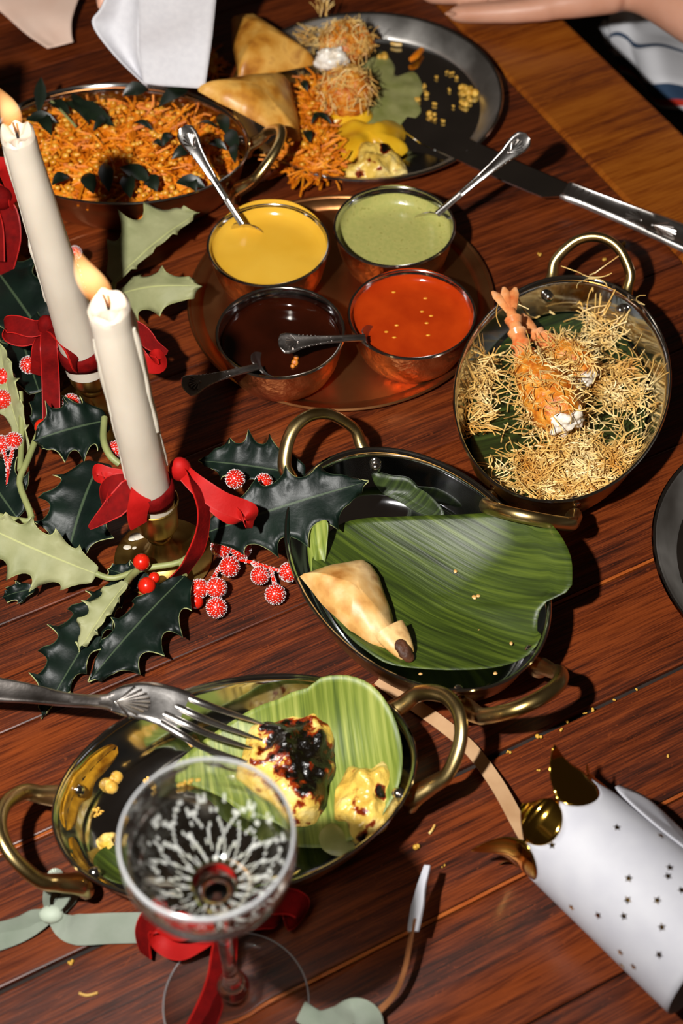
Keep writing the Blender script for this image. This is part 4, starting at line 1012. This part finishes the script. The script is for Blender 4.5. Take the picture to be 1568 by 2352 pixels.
# ------------------------------------------------------------------ artificial holly garland
garland = thing('holly_garland', 'artificial holly garland with red berries round the candles', 'garland', tuple(at(150, 1150, 0)))
def holly(b, t, wl, wr, nsp, N, bend=.004, fold=.25, under=False, seed=0, label=None, power=.62):
    b, t = at(*b), at(*t); T = (t-b); L_ = T.length; T.normalize(); N = Vector(N); N = (N-T*N.dot(T)).normalized(); Bl = N.cross(T)
    if under: wl, wr = wr, wl; N = -N; Bl = -Bl
    nt_, nu = nsp*10, 10; v = []; f = []; uv = []
    for i in range(nt_+1):
        s = i/nt_; env = (sin(pi*min(1, s*.93+.06))**power)*(1-.12*s)
        if s > .86: env *= ((1-s)/.14)**.8
        c = b+T*(L_*s)+N*(bend*sin(pi*s)*(1 if not under else -1)); ph = (s*nsp+.3) % 1; cusp = abs(2*ph-1)**2.4
        cusp = cusp*(1+.25*noise.noise(Vector((int(s*nsp+.3)*1.7, seed, 0))))
        for k in range(nu+1):
            u = -1+2*k/nu; wd = (wl if u > 0 else wr)*env*(.66+.40*cusp*abs(u)**1.5)
            x = abs(u)*wd
            z = fold*x*(-1 if not under else 1)*-1 + .0025*cusp*abs(u)**3*(1 if (int(s*nsp+.3)+k) % 2 else -1)*1.2 + .0012*sin(s*nsp*pi*2)*abs(u)
            fw_ = .006*cusp*abs(u)**3*(1-s)
            v.append(c+Bl*(u*wd)+N*z+T*fw_); uv.append((s, k/nu))
    for i in range(nt_):
        for k in range(nu): a = i*(nu+1)+k; f.append((a, a+nu+1, a+nu+2, a+1))
    # orientation so the glossy face looks along N
    q = f[nu//2]; nn = (v[q[1]]-v[q[0]]).cross(v[q[2]]-v[q[0]])
    if nn.dot(N) < 0: f = [tuple(reversed(x)) for x in f]
    o = mk('holly_leaf', v, f, M_holly, garland, uv=uv, label=label)
    md = o.modifiers.new('thickness', 'SOLIDIFY'); md.thickness = .0007; md.offset = -1; md.material_offset = 1; md.material_offset_rim = 1
    if under or label:
        pass
    vein = [b+T*(L_*s)+N*(bend*sin(pi*s)*(1 if not under else -1))-N*.0006 for s in (0, .2, .4, .6, .8, .95)]
    return o
C_ = (0, -.6, .8)
UND = 'sage green holly leaf turned underside up'
holly((262, 650, .030), (458, 489, .052), .040, .006, 4, (-.45, -.55, .75), .006, .15, True, 1, UND)
holly((262, 682, .028), (463, 658, .052), .018, .024, 3, (0, -.4, .9), .010, -.35, True, 2, UND)
holly((62, 1040, .020), (-2, 775, .060), .010, .015, 5, (-.4, -.7, .6), .004, .3, True, 3, UND)
holly((222, 1318, .020), (-70, 1190, .045), .028, .020, 5, (.1, -.75, .7), .006, .1, True, 4, UND)
holly((292, 1338, .030), (182, 1498, .012), .007, .015, 4, (-.5, -.5, .7), .002, .3, True, 5, UND)
holly((248, 965, .034), (76, 1012, .036), .028, .026, 4, (0, -.45, .9), .004, .18, seed=6)
holly((228, 1062, .040), (150, 1302, .014), .038, .032, 4, (-.15, -.35, .9), .006, .22, seed=7)
holly((286, 1342, .012), (94, 1650, .003), .012, .028, 6, (0, -.2, .98), .004, .12, seed=8)
holly((424, 1322, .020), (203, 1566, .006), .032, .016, 5, (-.1, -.25, .95), .004, .15, seed=9)
holly((478, 1222, .026), (846, 1105, .056), .026, .034, 5, (.1, -.4, .9), .006, .12, seed=10)
holly((700, 1092, .028), (456, 1058, .026), .016, .026, 5, (0, -.35, .9), .004, .15, seed=11)
holly((80, 1352, .010), (5, 1372, .003), .009, .009, 2, (0, -.3, .9), .002, .1, seed=12)
holly((345, 1340, .010), (248, 1308, .012), .012, .012, 3, (0, -.3, .9), .002, .1, seed=13)
holly((120, 800, .030), (-30, 590, .045), .036, .034, 4, (0, -.4, .9), .006, .15, seed=14)
holly((90, 900, .030), (10, 640, .030), .030, .030, 4, (-.1, -.4, .9), .004, .15, seed=15)
holly((95, 1000, .020), (105, 880, .026), .012, .014, 3, (0, -.4, .9), .002, .2, seed=16)
holly((40, 1190, .016), (-60, 1050, .020), .028, .028, 3, (0, -.4, .9), .003, .2, seed=17)
holly((175, 790, .020), (60, 620, .020), .03, .03, 4, (0, -.3, .95), .003, .1, seed=18)
def stem(pts, r=.0021, m=None, n=20, name='stem'):
    return mk(name, *tube(spline(pz(pts), n), r, 8), m or M_stem, garland)
stem([(222, 1318, .021), (262, 1328, .020), (330, 1306, .020), (415, 1290, .020), (452, 1250, .022), (474, 1195, .028)])
stem([(316, 1310, .020), (300, 1325, .023), (288, 1342, .028)], .0026)
stem([(415, 1290, .020), (424, 1322, .020)], .002)
stem([(92, 985, .030), (62, 1060, .030), (45, 1110, .028), (72, 1188, .024), (40, 1195, .022), (-20, 1180, .022)], .0024)
stem([(46, 900, .045), (50, 980, .034), (46, 1080, .029)], .0022)
stem([(240, 960, .036), (238, 1010, .036), (252, 1045, .034), (275, 1066, .030)], .0026)
stem([(262, 650, .030), (250, 720, .025), (235, 800, .02)], .0022)

def frosted(x, y, z, r):
    c = at(x, y, z); o = mk('frosted_berry', *ball(c, r, 18, 12), M_berry, garland, label='red berry crusted with sugar-white beads')
    mb = MB()
    for k in range(170):
        zz = 1-2*(k+.5)/170; a = k*2.39996+RNG.uniform(-.15, .15); q = sqrt(1-zz*zz); d = Vector((q*cos(a), q*sin(a), zz))
        mb.add(octa(c+d*(r+.0002), RNG.uniform(.0004, .00062), .3))
    mk('sugar_coating', mb.v, mb.f, M_sugar, o, smooth=False, kind='stuff')
    return c
def glossy(x, y, z, r): mk('glossy_berry', *ball(at(x, y, z), r, 20, 14), M_berry, garland)
fb = {}
for k, (x, y, z, r) in enumerate(((508, 1257, .016, .0070), (553, 1260, .016, .0070), (527, 1302, .014, .0068), (457, 1352, .011, .0066), (497, 1350, .013, .0068), (497, 1396, .009, .0068), (597, 1322, .010, .0062), (632, 1365, .008, .0068), (663, 1314, .014, .0066), (540, 1100, .040, .0066), (605, 1108, .036, .0062),
                                 (10, 868, .045, .0075), (6, 918, .04, .0072), (66, 838, .04, .0064), (163, 924, .03, .0062), (155, 960, .025, .0055), (172, 580, .03, .0052), (22, 900, .035, .006), (4, 1020, .03, .0062), (32, 1012, .034, .006), (118, 945, .02, .0055), (264, 1032, .026, .006))):
    fb[k] = frosted(x, y, z, r)
for (x, y, z, r) in ((325, 1291, .028, .0058), (337, 1346, .022, .0060), (354, 1327, .022, .0039), (450, 1382, .006, .0050), (97, 980, .036, .0056)): glossy(x, y, z, r)
def bstem(pts):
    P = spline(pts, 14); o = mk('berry_stem', *tube(P, .0013, 6), M_berry, garland); mb = MB()
    for p in P:
        for j in range(14): mb.add(octa(p+Vector((RNG.gauss(0, 1), RNG.gauss(0, 1), RNG.gauss(0, 1))).normalized()*.0015, .0005, .3))
    mk('sugar_coating', mb.v, mb.f, M_sugar, o, smooth=False, kind='stuff')
bstem([at(478, 1345, .009), at(500, 1310, .010), at(520, 1280, .010)]); bstem([at(520, 1280, .010), at(580, 1292, .010), at(620, 1305, .009), at(650, 1312, .011)]); bstem([at(580, 1292, .010), at(600, 1312, .009)]); bstem([at(620, 1305, .009), at(632, 1345, .008)]); bstem([at(480, 1345, .01), at(495, 1375, .009)])
bstem([at(15, 1130, .02), at(18, 1080, .028), at(8, 1030, .03)]); bstem([at(18, 1080, .028), at(32, 1020, .034)]); bstem([at(35, 1140, .015), at(15, 1130, .018), at(-10, 1150, .015)]); bstem([at(150, 990, .02), at(160, 930, .028)]); bstem([at(172, 585, .028), at(190, 660, .022), at(225, 760, .02)])

# ------------------------------------------------------------------ coupe glass with its ribbons
G = Vector((-.0645, .3146, 0))
glass = thing('coupe_glass', 'stemmed coupe glass of clear drink in the foreground', 'glass', tuple(G))
outp = [(0, 0), (.030, 0), (.0405, .0003), (.0416, .0012), (.0412, .0022), (.030, .0034), (.016, .0062), (.0085, .0115), (.0062, .016), (.0082, .021), (.0092, .026), (.0080, .031), (.0052, .036), (.0042, .046), (.0038, .080), (.0040, .120), (.0052, .140), (.0085, .1500), (.016, .1560), (.0255, .1625), (.0330, .1700), (.0385, .1800), (.0412, .1920), (.0414, .2020), (.0409, .2095)]
inp = [(.0406, .2108), (.0399, .2112), (.0394, .2104), (.0400, .2020), (.0398, .1925), (.0370, .1818), (.0312, .1728), (.0240, .1662), (.014, .1605), (.005, .1585), (0, .1582)]
def dense(prof, k=4): return [(p.x, p.y) for p in spline([Vector((a, b, 0)) for a, b in prof], k*(len(prof)-1))]
outd = dense(outp[15:]); ind = dense(inp); full = outp[:15]+outd+ind; NO = 15+len(outd)
v, f = lathe(full, G, 160)
gm = []
for q_ in f:
    zc = sum(v[i].z for i in q_)/len(q_); rc = sum((v[i]-G).xy.length for i in q_)/len(q_)
    row = min(q_)//160
    ang_ = atan2(sum((v[i]-G).y for i in q_), sum((v[i]-G).x for i in q_))/(2*pi)*18; hz = (zc-.159)*75
    lat = min(abs((ang_+hz) % 1-.5), abs((ang_-hz) % 1-.5))
    gm.append(1 if (.1600 < zc < .182 and row >= NO and lat < .09 and RNG.random() > .3) else (2 if (zc > .2085 or (zc < .003 and rc > .0398)) else 0))
mk('bowl_and_stem', v, f, [M_glass, M_cutglint, M_edgeglint], glass, fm=gm)
wat = [(0, .1580), (.005, .1583), (.014, .1603), (.0242, .1660), (.0315, .1726), (.0373, .1816), (.0401, .1923), (.0401, .1950), (.0394, .1944), (.037, .1942), (.02, .1942), (0, .1942)]
mk('clear_drink', *lathe(wat, G, 96), M_water, label='clear wine filling the coupe glass', cat='drink')

gr = thing('velvet_ribbon', 'red velvet ribbon lying under the coupe glass', 'ribbon', (G.x, G.y, 0), 'red velvet bows')
rib('tail', [(520, 2120, .030), (515, 2180, .022), (505, 2250, .014), (480, 2320, .006), (440, 2400, .002)], [.0075, .0085, .0085, .0085], [(.6, -.6, .5), (.3, -.5, .8)], gr)
rib('loop', [(500, 2110, .032), (455, 2125, .034), (405, 2130, .030), (360, 2112, .026), (350, 2130, .018), (400, 2175, .016), (450, 2160, .020), (495, 2130, .028)], [.006, .0075, .0075, .0075, .006], [(-.1, -.6, .8), (-.4, -.5, .8), (-.9, -.2, .2), (.2, .6, -.7), (.1, .6, -.7)], gr, M_satin, 60)
rib('tail', [(400, 2100, .030), (350, 2110, .026), (328, 2150, .014), (335, 2195, .004)], [.006, .007, .007, .006], [(-.4, -.5, .8), (-.8, -.5, .3)], gr)
rib('loop', [(545, 2100, .034), (600, 2075, .036), (660, 2070, .030), (692, 2085, .024), (680, 2108, .018), (620, 2105, .020), (555, 2115, .030)], [.006, .0075, .0075, .0075, .006], [(.1, -.4, .9), (.4, -.4, .9), (.9, -.2, .2), (0, .5, -.8)], gr)
mk('knot', *ball(at(518, 2115, .033), .006, 14, 10, (1.1, .9, 1)), M_velvet, gr)

def grosgrain(m):
    """fine cross ribs on the sage ribbon"""
    nt = m.node_tree; N = nt.nodes; L = nt.links; b = N['Principled BSDF']; uvn = N.new('ShaderNodeUVMap')
    w_ = N.new('ShaderNodeTexWave'); w_.inputs['Scale'].default_value = 1.0; mp = N.new('ShaderNodeMapping'); mp.inputs['Scale'].default_value = (9, 0, 0)
    L.new(uvn.outputs[0], mp.inputs[0]); L.new(mp.outputs[0], w_.inputs[0]); bp = N.new('ShaderNodeBump'); bp.inputs['Strength'].default_value = .8; bp.inputs['Distance'].default_value = .0008
    L.new(w_.outputs['Fac'], bp.inputs['Height']); L.new(bp.outputs[0], b.inputs['Normal'])
grosgrain(M_sage_ribbon)
def sage(name, pts, w_, nrm, root, n=60, cup=0):
    P = spline(pz(pts), n); v, f = strip(P, w_, nrm, .0008, cup); acc = [0]
    for a, b in zip(P, P[1:]): acc.append(acc[-1]+(b-a).length)
    uv = [(acc[i//10]*100, (i % 10)/9) for i in range(len(v))]
    me = mk(name, v, f, M_sage_ribbon, root, uv=uv); return me
sg = thing('sage_ribbon', 'knotted sage green grosgrain ribbon on the table at left', 'ribbon', tuple(at(115, 2110, 0)))
sage('band', [(118, 2098, .008), (145, 2125, .007), (180, 2135, .005), (260, 2132, .004), (360, 2130, .003), (430, 2128, .002)], [.003, .0068, .0088, .0088, .0088, .0088], [(0, -.5, .9), (-.1, -.3, .95), (0, -.15, 1)], sg)
sage('tail', [(112, 2100, .009), (80, 2108, .008), (40, 2130, .006), (-40, 2150, .003)], [.003, .0052, .006, .006], [(0, -.8, .6), (.1, -.6, .8)], sg)
sage('tail', [(108, 2112, .006), (70, 2132, .005), (30, 2150, .004), (-40, 2172, .002)], [.003, .005, .0055, .006], [(0, -.3, .9), (0, -.2, .9)], sg)
sage('loop', [(112, 2100, .010), (106, 2065, .012), (116, 2030, .014), (126, 2012, .012), (134, 2022, .008), (124, 2050, .006), (114, 2085, .006)], [.0025, .004, .0045, .004, .0025], [(-.8, -.4, .5), (-.7, -.4, .6), (.8, -.2, .4), (.6, -.4, .6)], sg)
sage('loop', [(118, 2100, .010), (142, 2072, .013), (158, 2045, .014), (172, 2026, .012), (178, 2036, .008), (164, 2065, .006), (138, 2095, .006)], [.0025, .004, .0045, .004, .0025], [(-.6, -.5, .6), (-.6, -.5, .6), (.8, -.2, .4), (.6, -.4, .6)], sg)
mk('knot', *ball(at(118, 2100, .009), .0062, 12, 8, (1.2, .9, .8)), M_sage_ribbon, sg)
s2 = thing('sage_ribbon', 'sage green ribbon end at the bottom edge of the photo', 'ribbon', tuple(at(770, 2350, 0)))
sage('band', [(690, 2322, .006), (730, 2345, .006), (775, 2338, .010), (815, 2322, .016), (850, 2345, .012), (858, 2400, .003)], [.006, .006, .007, .0075, .0075], [(0, -.6, .7), (.2, -.5, .8), (.6, -.4, .6)], s2)

# ------------------------------------------------------------------ snap strips and the white cracker
sn = thing('snap_strip', 'brown cracker snap with a torn white paper end', 'paper strip', tuple(at(860, 2335, 0)))
mk('strip', *strip(spline(pz([(700, 2440, .004), (800, 2370, .006), (862, 2328, .010), (905, 2285, .014), (928, 2230, .018), (940, 2170, .022), (950, 2110, .025)]), 40), .0022, [(-.5, -.3, .7), (-.9, -.2, .4), (-.8, -.3, .5)], .0006), M_kraft2, sn)
v, f = strip(spline(pz([(948, 2140, .024), (956, 2090, .026), (968, 2040, .028), (982, 1990, .029)]), 20), [.0034, .0036, .0035, .0030, .0026, .0018], [(-.7, -.4, .7), (-.5, -.5, .7)], .0016); mk('paper_wrap', noisy(v, .0010, 90), f, M_paper, sn)
ts = thing('snap_strip', 'tan card strip running from under the dish handle to the white cracker', 'paper strip', tuple(at(1050, 1720, 0)))
mk('strip', *strip(spline(pz([(870, 1560, .002), (930, 1605, .002), (1010, 1660, .003), (1080, 1720, .005), (1140, 1800, .010), (1190, 1890, .018), (1230, 1960, .022)]), 60), .0048, (0.15, -.1, 1), .0007), M_kraft, ts)

ck = thing('christmas_cracker', 'white party cracker with gold stars and a torn gold foil end', 'cracker', tuple(at(1400, 2050, 0)))
A0, A1 = at(1278, 1888, .0345), at(1640, 2205, .0385)
axc = (A1-A0); LC = axc.length; axc.normalize(); upc = Vector((0, 0, 1)); upc = (upc-axc*upc.dot(axc)).normalized(); sdc = axc.cross(upc)
def cyl(t, a, dr=0.0):
    r = .0345+(.0385-.0345)*t+dr; return A0+axc*(LC*t)+sdc*(r*cos(a))+upc*(r*sin(a))
NPET = 7; PH = radians(30)
def scal(a): return abs(((a-PH)/(2*pi)*NPET) % 1-.5)*2     # 1 at the petal joints, 0 mid petal
v = []; f = []; nt_, na = 26, 140
for i in range(nt_+1):
    for k in range(na):
        a = 2*pi*k/na; s0 = .13*(1-scal(a)**2)**.6        # the white card is cut back in scallops
        t = s0*(1-i/nt_)+i/nt_*1.0; v.append(cyl(t, a))
for i in range(nt_):
    for k in range(na): f.append((i*na+k, i*na+(k+1) % na, (i+1)*na+(k+1) % na, (i+1)*na+k))
o = mk('card_tube', v, f, M_paper, ck); md = o.modifiers.new('t', 'SOLIDIFY'); md.thickness = .0008
for j in range(NPET):
    a0 = PH+2*pi*j/NPET; v = []; f = []; n, kk = 14, 12
    fl_ = (-.35, .6, .3, .2, .3, .6, .65)[j]; hh = (.5, .78, .3, .5, .5, .6, .85)[j]
    for i in range(n+1):
        for k in range(kk+1):
            u = k/kk; a = a0+2*pi/NPET*u; s0 = .13*(1-(abs(u-.5)*2)**2)**.6+.012
            if i <= 4: t = s0*(1-i/4); p = cyl(t, a, -.0003)
            else:
                w_ = (i-4)/(n-4); am = a0+2*pi/NPET*(.5+(u-.5)*(1-w_*.97)); Lp = .034*hh*w_
                p = cyl(0, am, .0)-axc*(Lp*cos(fl_*w_)*.9); p += (sdc*cos(am)+upc*sin(am))*(Lp*sin(fl_*w_*.9)); p += Vector((0, 0, .0015*sin(w_*6+j)))
            v.append(p)
    for i in range(n):
        for k in range(kk): q = i*(kk+1)+k; f.append((q, q+1, q+kk+2, q+kk+1))
    o = mk('foil_petal', [Vector((p.x, p.y, max(p.z, .0012))) for p in v], f, M_gold, ck, label='torn gold foil point'); md = o.modifiers.new('t', 'SOLIDIFY'); md.thickness = .0004
# loose torn flap of card on the far side
fv = [cyl(.12, radians(150), .003), cyl(.22, radians(172), .012), cyl(.45, radians(180), .013), cyl(.75, radians(172), .006), cyl(.8, radians(150), .001), cyl(.4, radians(138), .0012)]
o = mk('torn_flap', *dome(fv, .001, n=40, rings=6), M_paper, ck); md = o.modifiers.new('t', 'SOLIDIFY'); md.thickness = .0006
CAMP = Vector((0, 0, CAM_H))
def hit_tube(x, y):
    d = (at(x, y, 0)-CAMP).normalized(); best = None
    for i in range(4000):
        p = CAMP+d*(.6+i*.0002); t = (p-A0).dot(axc)/LC; r = (p-A0-axc*((p-A0).dot(axc))).length
        if r <= .0345+.004*t+.0003: return p, t
    return None, None
for (x, y) in ((1150, 968), (738, 1080), (1427, 1020), (1484, 1222), (1473, 1277), (1224, 1290), (1405, 1430), (1217, 1428), (860, 1475), (1030, 1525), (1193, 1530), (1434, 1600), (1170, 1760), (1417, 1775), (1253, 1850), (1180, 1843), (1363, 2040), (1560, 1365), (1555, 1005)):
    p, t = hit_tube(1000+x*.36224, 1550+y*.36224)
    if p is None: continue
    nr = (p-A0-axc*((p-A0).dot(axc))).normalized(); p = A0+axc*(LC*t)+nr*(.0345+.004*t+.0002); e1 = axc; e2 = nr.cross(axc); a0 = RNG.uniform(0, 6)
    vs = [p+nr*.0003]; 
    for k in range(10):
        rr = .0025 if k % 2 == 0 else .0011; a = a0+2*pi*k/10; vs.append(p+e1*(rr*cos(a))+e2*(rr*sin(a))+nr*.0001)
    mk('star', vs, [(0, k+1, (k+1) % 10+1) for k in range(10)], M_gold, ck, smooth=False)

# ------------------------------------------------------------------ napkins
def patch(L_, Rr, n=24, m=16, wob=.0, seed=0, bulge=0.0):
    """cloth surface between two edge curves"""
    A = spline(L_, n*3); B = spline(Rr, n*3); v = []; f = []
    for i in range(n+1):
        a = A[min(len(A)-1, round(i*(len(A)-1)/n))]; b = B[min(len(B)-1, round(i*(len(B)-1)/n))]
        for k in range(m+1):
            u = k/m; p = a.lerp(b, u); p = p+Vector((0, -.7, .7))*(wob*noise.noise(Vector((u*3, i/n*1.5, seed)))+bulge*sin(pi*u)); v.append(p)
    for i in range(n):
        for k in range(m): q = i*(m+1)+k; f.append((q, q+1, q+m+2, q+m+1))
    return v, f
def cloth(name, L_, Rr, m, parent, **k):
    o = mk(name, *patch(L_, Rr, **k), m, parent); md = o.modifiers.new('t', 'SOLIDIFY'); md.thickness = .0012; return o
nk = thing('napkin', 'white folded linen napkin hanging behind the carrot dish', 'napkin', tuple(at(400, 200, .05)))
cloth('front_fold', pz([(316, -60, .150), (318, 60, .105), (320, 120, .080), (330, 193, .056)]), pz([(502, -60, .150), (496, 0, .125), (485, 100, .088), (470, 204, .056)]), M_napkin, nk, wob=.004, seed=2)
cloth('side_fold', pz([(265, -60, .135), (232, 15, .112), (211, 56, .098), (262, 128, .076), (332, 196, .053)]), pz([(330, -60, .142), (326, 10, .115), (322, 70, .094), (322, 130, .074), (338, 196, .053)]), M_napkin, nk, wob=.003, seed=5, bulge=-.014)
pk = cloth('napkin', pz([(-60, -60, .03), (-40, 0, .022), (0, 26, .018), (60, 78, .014), (108, 110, .012)]), pz([(205, -60, .03), (182, -10, .026), (165, 40, .022), (164, 75, .016), (168, 96, .012)]), M_pink, None, wob=.003, seed=3)
tag(pk, 'blush pink cloth corner in the top left of the photo', 'napkin')
fg = thing('person', 'bare pinkish fingertip holding the white napkin at the top edge', 'person', tuple(at(235, 0, .10)))
mk('fingertip', *tube(spline(pz([(300, -120, .12), (262, -60, .116), (240, -10, .110), (228, 20, .104)]), 16), [.012, .011, .0095, .008, .005, .001], 14), M_skin, fg)

# ------------------------------------------------------------------ guest at the top right: hand, arm, striped dress
guest = thing('person', 'seated guest in a striped dress resting a ringed hand on the table', 'person', tuple(at(1560, 60, -.2)))
def limb(mb, pts, r, n=14): mb.add(tube(spline(pts, 22), r, n))
mb = MB(); zt = .012
limb(mb, pz([(1024, 32, zt), (1062, 32, zt+.002), (1120, 30, zt+.006), (1185, 26, zt+.010), (1260, 16, zt+.014)]), [.0030, .0088, .0096, .0102, .0108, .0120, .0135])
limb(mb, pz([(964, -8, zt), (1010, -10, zt+.004), (1085, -12, zt+.010), (1160, -16, zt+.014), (1270, -24, zt+.018)]), [.0030, .0086, .0094, .0096, .0100, .0110, .013])
limb(mb, pz([(945, -70, zt), (1000, -72, zt+.006), (1085, -70, zt+.014), (1160, -68, zt+.018), (1280, -62, zt+.022)]), [.0045, .0075, .0082, .0087, .009, .010, .012])
limb(mb, pz([(975, -125, zt), (1030, -122, zt+.006), (1100, -112, zt+.014), (1180, -104, zt+.018), (1290, -90, zt+.02)]), [.0045, .0075, .0082, .0087, .009, .010, .012])
limb(mb, pz([(1140, -170, zt), (1190, -165, zt+.004), (1260, -145, zt+.008), (1350, -95, zt+.014)]), [.005, .0085, .0095, .011, .013])
for (x0, y0, x1, y1, r0) in ((1225, 17, 1420, -8, .0150), (1250, -26, 1425, -26, .015), (1262, -60, 1430, -40, .015), (1275, -92, 1432, -52, .014)):
    limb(mb, pz([(x0, y0, zt+.012), ((x0+x1)/2, (y0+y1)/2, zt+.017), (x1, y1, zt+.018)]), [r0*.82, r0, r0*1.05])
limb(mb, pz([(1405, -22, zt+.018), (1450, -30, zt+.020), (1520, -14, zt+.024), (1620, 30, zt+.03), (1800, 120, zt+.03)]), [.021, .0215, .024, .029, .034, .038], 20)
hm = mb.build('hand_and_arm', M_skin, guest)
md = hm.modifiers.new('join', 'REMESH'); md.mode = 'VOXEL'; md.voxel_size = .0022; md.use_smooth_shade = True
md = hm.modifiers.new('soft', 'SMOOTH'); md.iterations = 34; md.factor = .6
nail = at(1034, 31, zt+.0072)
mk('fingernail', *ball(nail, .0040, 12, 8, (1.3, .8, .22)), M_skin, hm)
rg = pz([(1135, -20, zt+.012)])[0]; T_ = (at(1160, -22, zt+.014)-at(1085, -18, zt+.010)).normalized()
x_ = T_.cross(Vector((0, 0, 1))).normalized(); y_ = T_.cross(x_)
ringp = [rg+x_*(.0092*cos(a))+y_*(.0092*sin(a)) for a in (2*pi*k/28 for k in range(30))]
rgo = mk('ring', *tube(ringp, .0011, 8), M_ring, guest, label='silver ring set with clear stones')
for q in range(4):
    mk('stone', *octa(at(1120+q*11, 4+(q % 2)*3, zt+.012), .0028), M_glass, rgo, smooth=False)

def stripe_mat():
    m = bpy.data.materials.new('striped_cotton'); m.use_nodes = True; nt = m.node_tree; N = nt.nodes; L = nt.links; b = N['Principled BSDF']; setin(b, 'Roughness', .85)
    uvn = N.new('ShaderNodeUVMap'); sp = N.new('ShaderNodeSeparateXYZ'); L.new(uvn.outputs[0], sp.inputs[0])
    r = N.new('ShaderNodeValToRGB'); r.color_ramp.interpolation = 'CONSTANT'; e = r.color_ramp.elements
    st_ = [(0, '#dcdce0'), (.34, '#27405c'), (.385, '#dcdce0'), (.66, '#27405c'), (.82, '#c02a14'), (.90, '#dcdce0'), (.95, '#27405c')]
    while len(e) < len(st_): e.new(.5)
    for i, (p, c) in enumerate(st_): e[i].position = p; e[i].color = lin(c)
    L.new(sp.outputs[1], r.inputs[0]); L.new(r.outputs[0], b.inputs['Base Color'])
    nz_ = N.new('ShaderNodeTexNoise'); nz_.inputs['Scale'].default_value = 900; bp = N.new('ShaderNodeBump'); bp.inputs['Strength'].default_value = .15; bp.inputs['Distance'].default_value = .0005
    L.new(nz_.outputs[0], bp.inputs['Height']); L.new(bp.outputs[0], b.inputs['Normal']); return m
M_stripe = stripe_mat()
# skirt over the lap: rows run down the cloth, columns across, with soft folds
def skirt(rows, name):
    n = 40; A = [spline(pz(r), 48) for r in rows]; m = len(A[0]); v = []; uv = []; f = []
    for i in range(n+1):
        x = i/n*(len(A)-1); j = min(int(x), len(A)-2); t = x-j
        for k in range(m):
            p = A[j][k].lerp(A[j+1][k], t); v.append(p+Vector((0, 0, .004*sin(k*.28)+.003*noise.noise(p*14)))); uv.append((k/m, i/n))
    for i in range(n):
        for k in range(m-1): q = i*m+k; f.append((q, q+1, q+m+1, q+m))
    o = mk(name, v, f, M_stripe, guest, uv=uv, label='white cotton skirt with navy and red stripes'); md = o.modifiers.new('t', 'SOLIDIFY'); md.thickness = .0015
    return o
ZS = -.10
skirt([[(1405, 20, ZS), (1440, -10, ZS), (1520, -20, ZS), (1700, -30, ZS), (1900, -20, ZS)], [(1398, 60, ZS), (1440, 48, ZS+.012), (1500, 85, ZS+.004), (1640, 112, ZS), (1900, 110, ZS)],
       [(1402, 92, ZS-.01), (1445, 100, ZS), (1490, 118, ZS+.012), (1600, 128, ZS), (1900, 130, ZS)], [(1410, 120, ZS-.02), (1462, 150, ZS-.01), (1500, 185, ZS), (1600, 190, ZS), (1900, 190, ZS)],
       [(1420, 145, ZS-.03), (1475, 185, ZS-.02), (1520, 228, ZS-.01), (1620, 232, ZS-.01), (1900, 235, ZS)], [(1430, 170, ZS-.05), (1490, 215, ZS-.04), (1540, 262, ZS-.03), (1640, 270, ZS-.02), (1900, 280, ZS)]], 'skirt')
skirt([[(1385, 55, ZS-.02), (1402, 60, ZS-.012), (1420, 80, ZS-.01), (1445, 110, ZS-.01)], [(1375, 70, ZS-.03), (1395, 88, ZS-.02), (1420, 112, ZS-.02), (1455, 140, ZS-.02)], [(1370, 62, ZS-.04), (1400, 105, ZS-.03), (1440, 150, ZS-.03), (1480, 195, ZS-.03)]], 'skirt_side')

# ------------------------------------------------------------------ crumbs on the table
for (x, y, r) in ((1290, 1675, .0013), (1236, 1693, .002), (1305, 1660, .0014), (1360, 1632, .0013), (1344, 1640, .001), (1410, 1608, .001), (1460, 1585, .001), (1168, 1728, .0012), (957, 1944, .0024), (226, 1735, .001), (1432, 558, .0018), (1240, 586, .0015), (1388, 597, .0018), (1532, 1738, .001), (1235, 1770, .001), (760, 935, .001), (1018, 1990, .0008), (162, 2210, .0014)):
    mb = MB()
    for j in range(3): mb.add(ball(at(x, y, .0005)+Vector((RNG.gauss(0, r*.5), RNG.gauss(0, r*.5), r*.4)), r*RNG.uniform(.5, .85), 7, 5))
    mk('table_crumb', mb.v, mb.f, M_crumb, label='tiny golden food crumb on the bare wooden table', cat='crumb', group='crumbs on the table')
for (pts, lb) in (([(182, 2281, .001), (200, 2286, .0015), (224, 2280, .001)], 'short tan noodle lying on the table at lower left'), ([(985, 1915, .001), (992, 1906, .0015), (998, 1895, .001)], 'short orange shred on the table right of the fish dish'),
                  ([(1116, 185, .002), (1128, 168, .0015), (1141, 170, .001)], 'pale thread on the table beside the steel plate')):
    mk('loose_shred', *tube(spline(pz(pts), 10), .0008, 6), M_vermi, label=lb, cat='noodle')
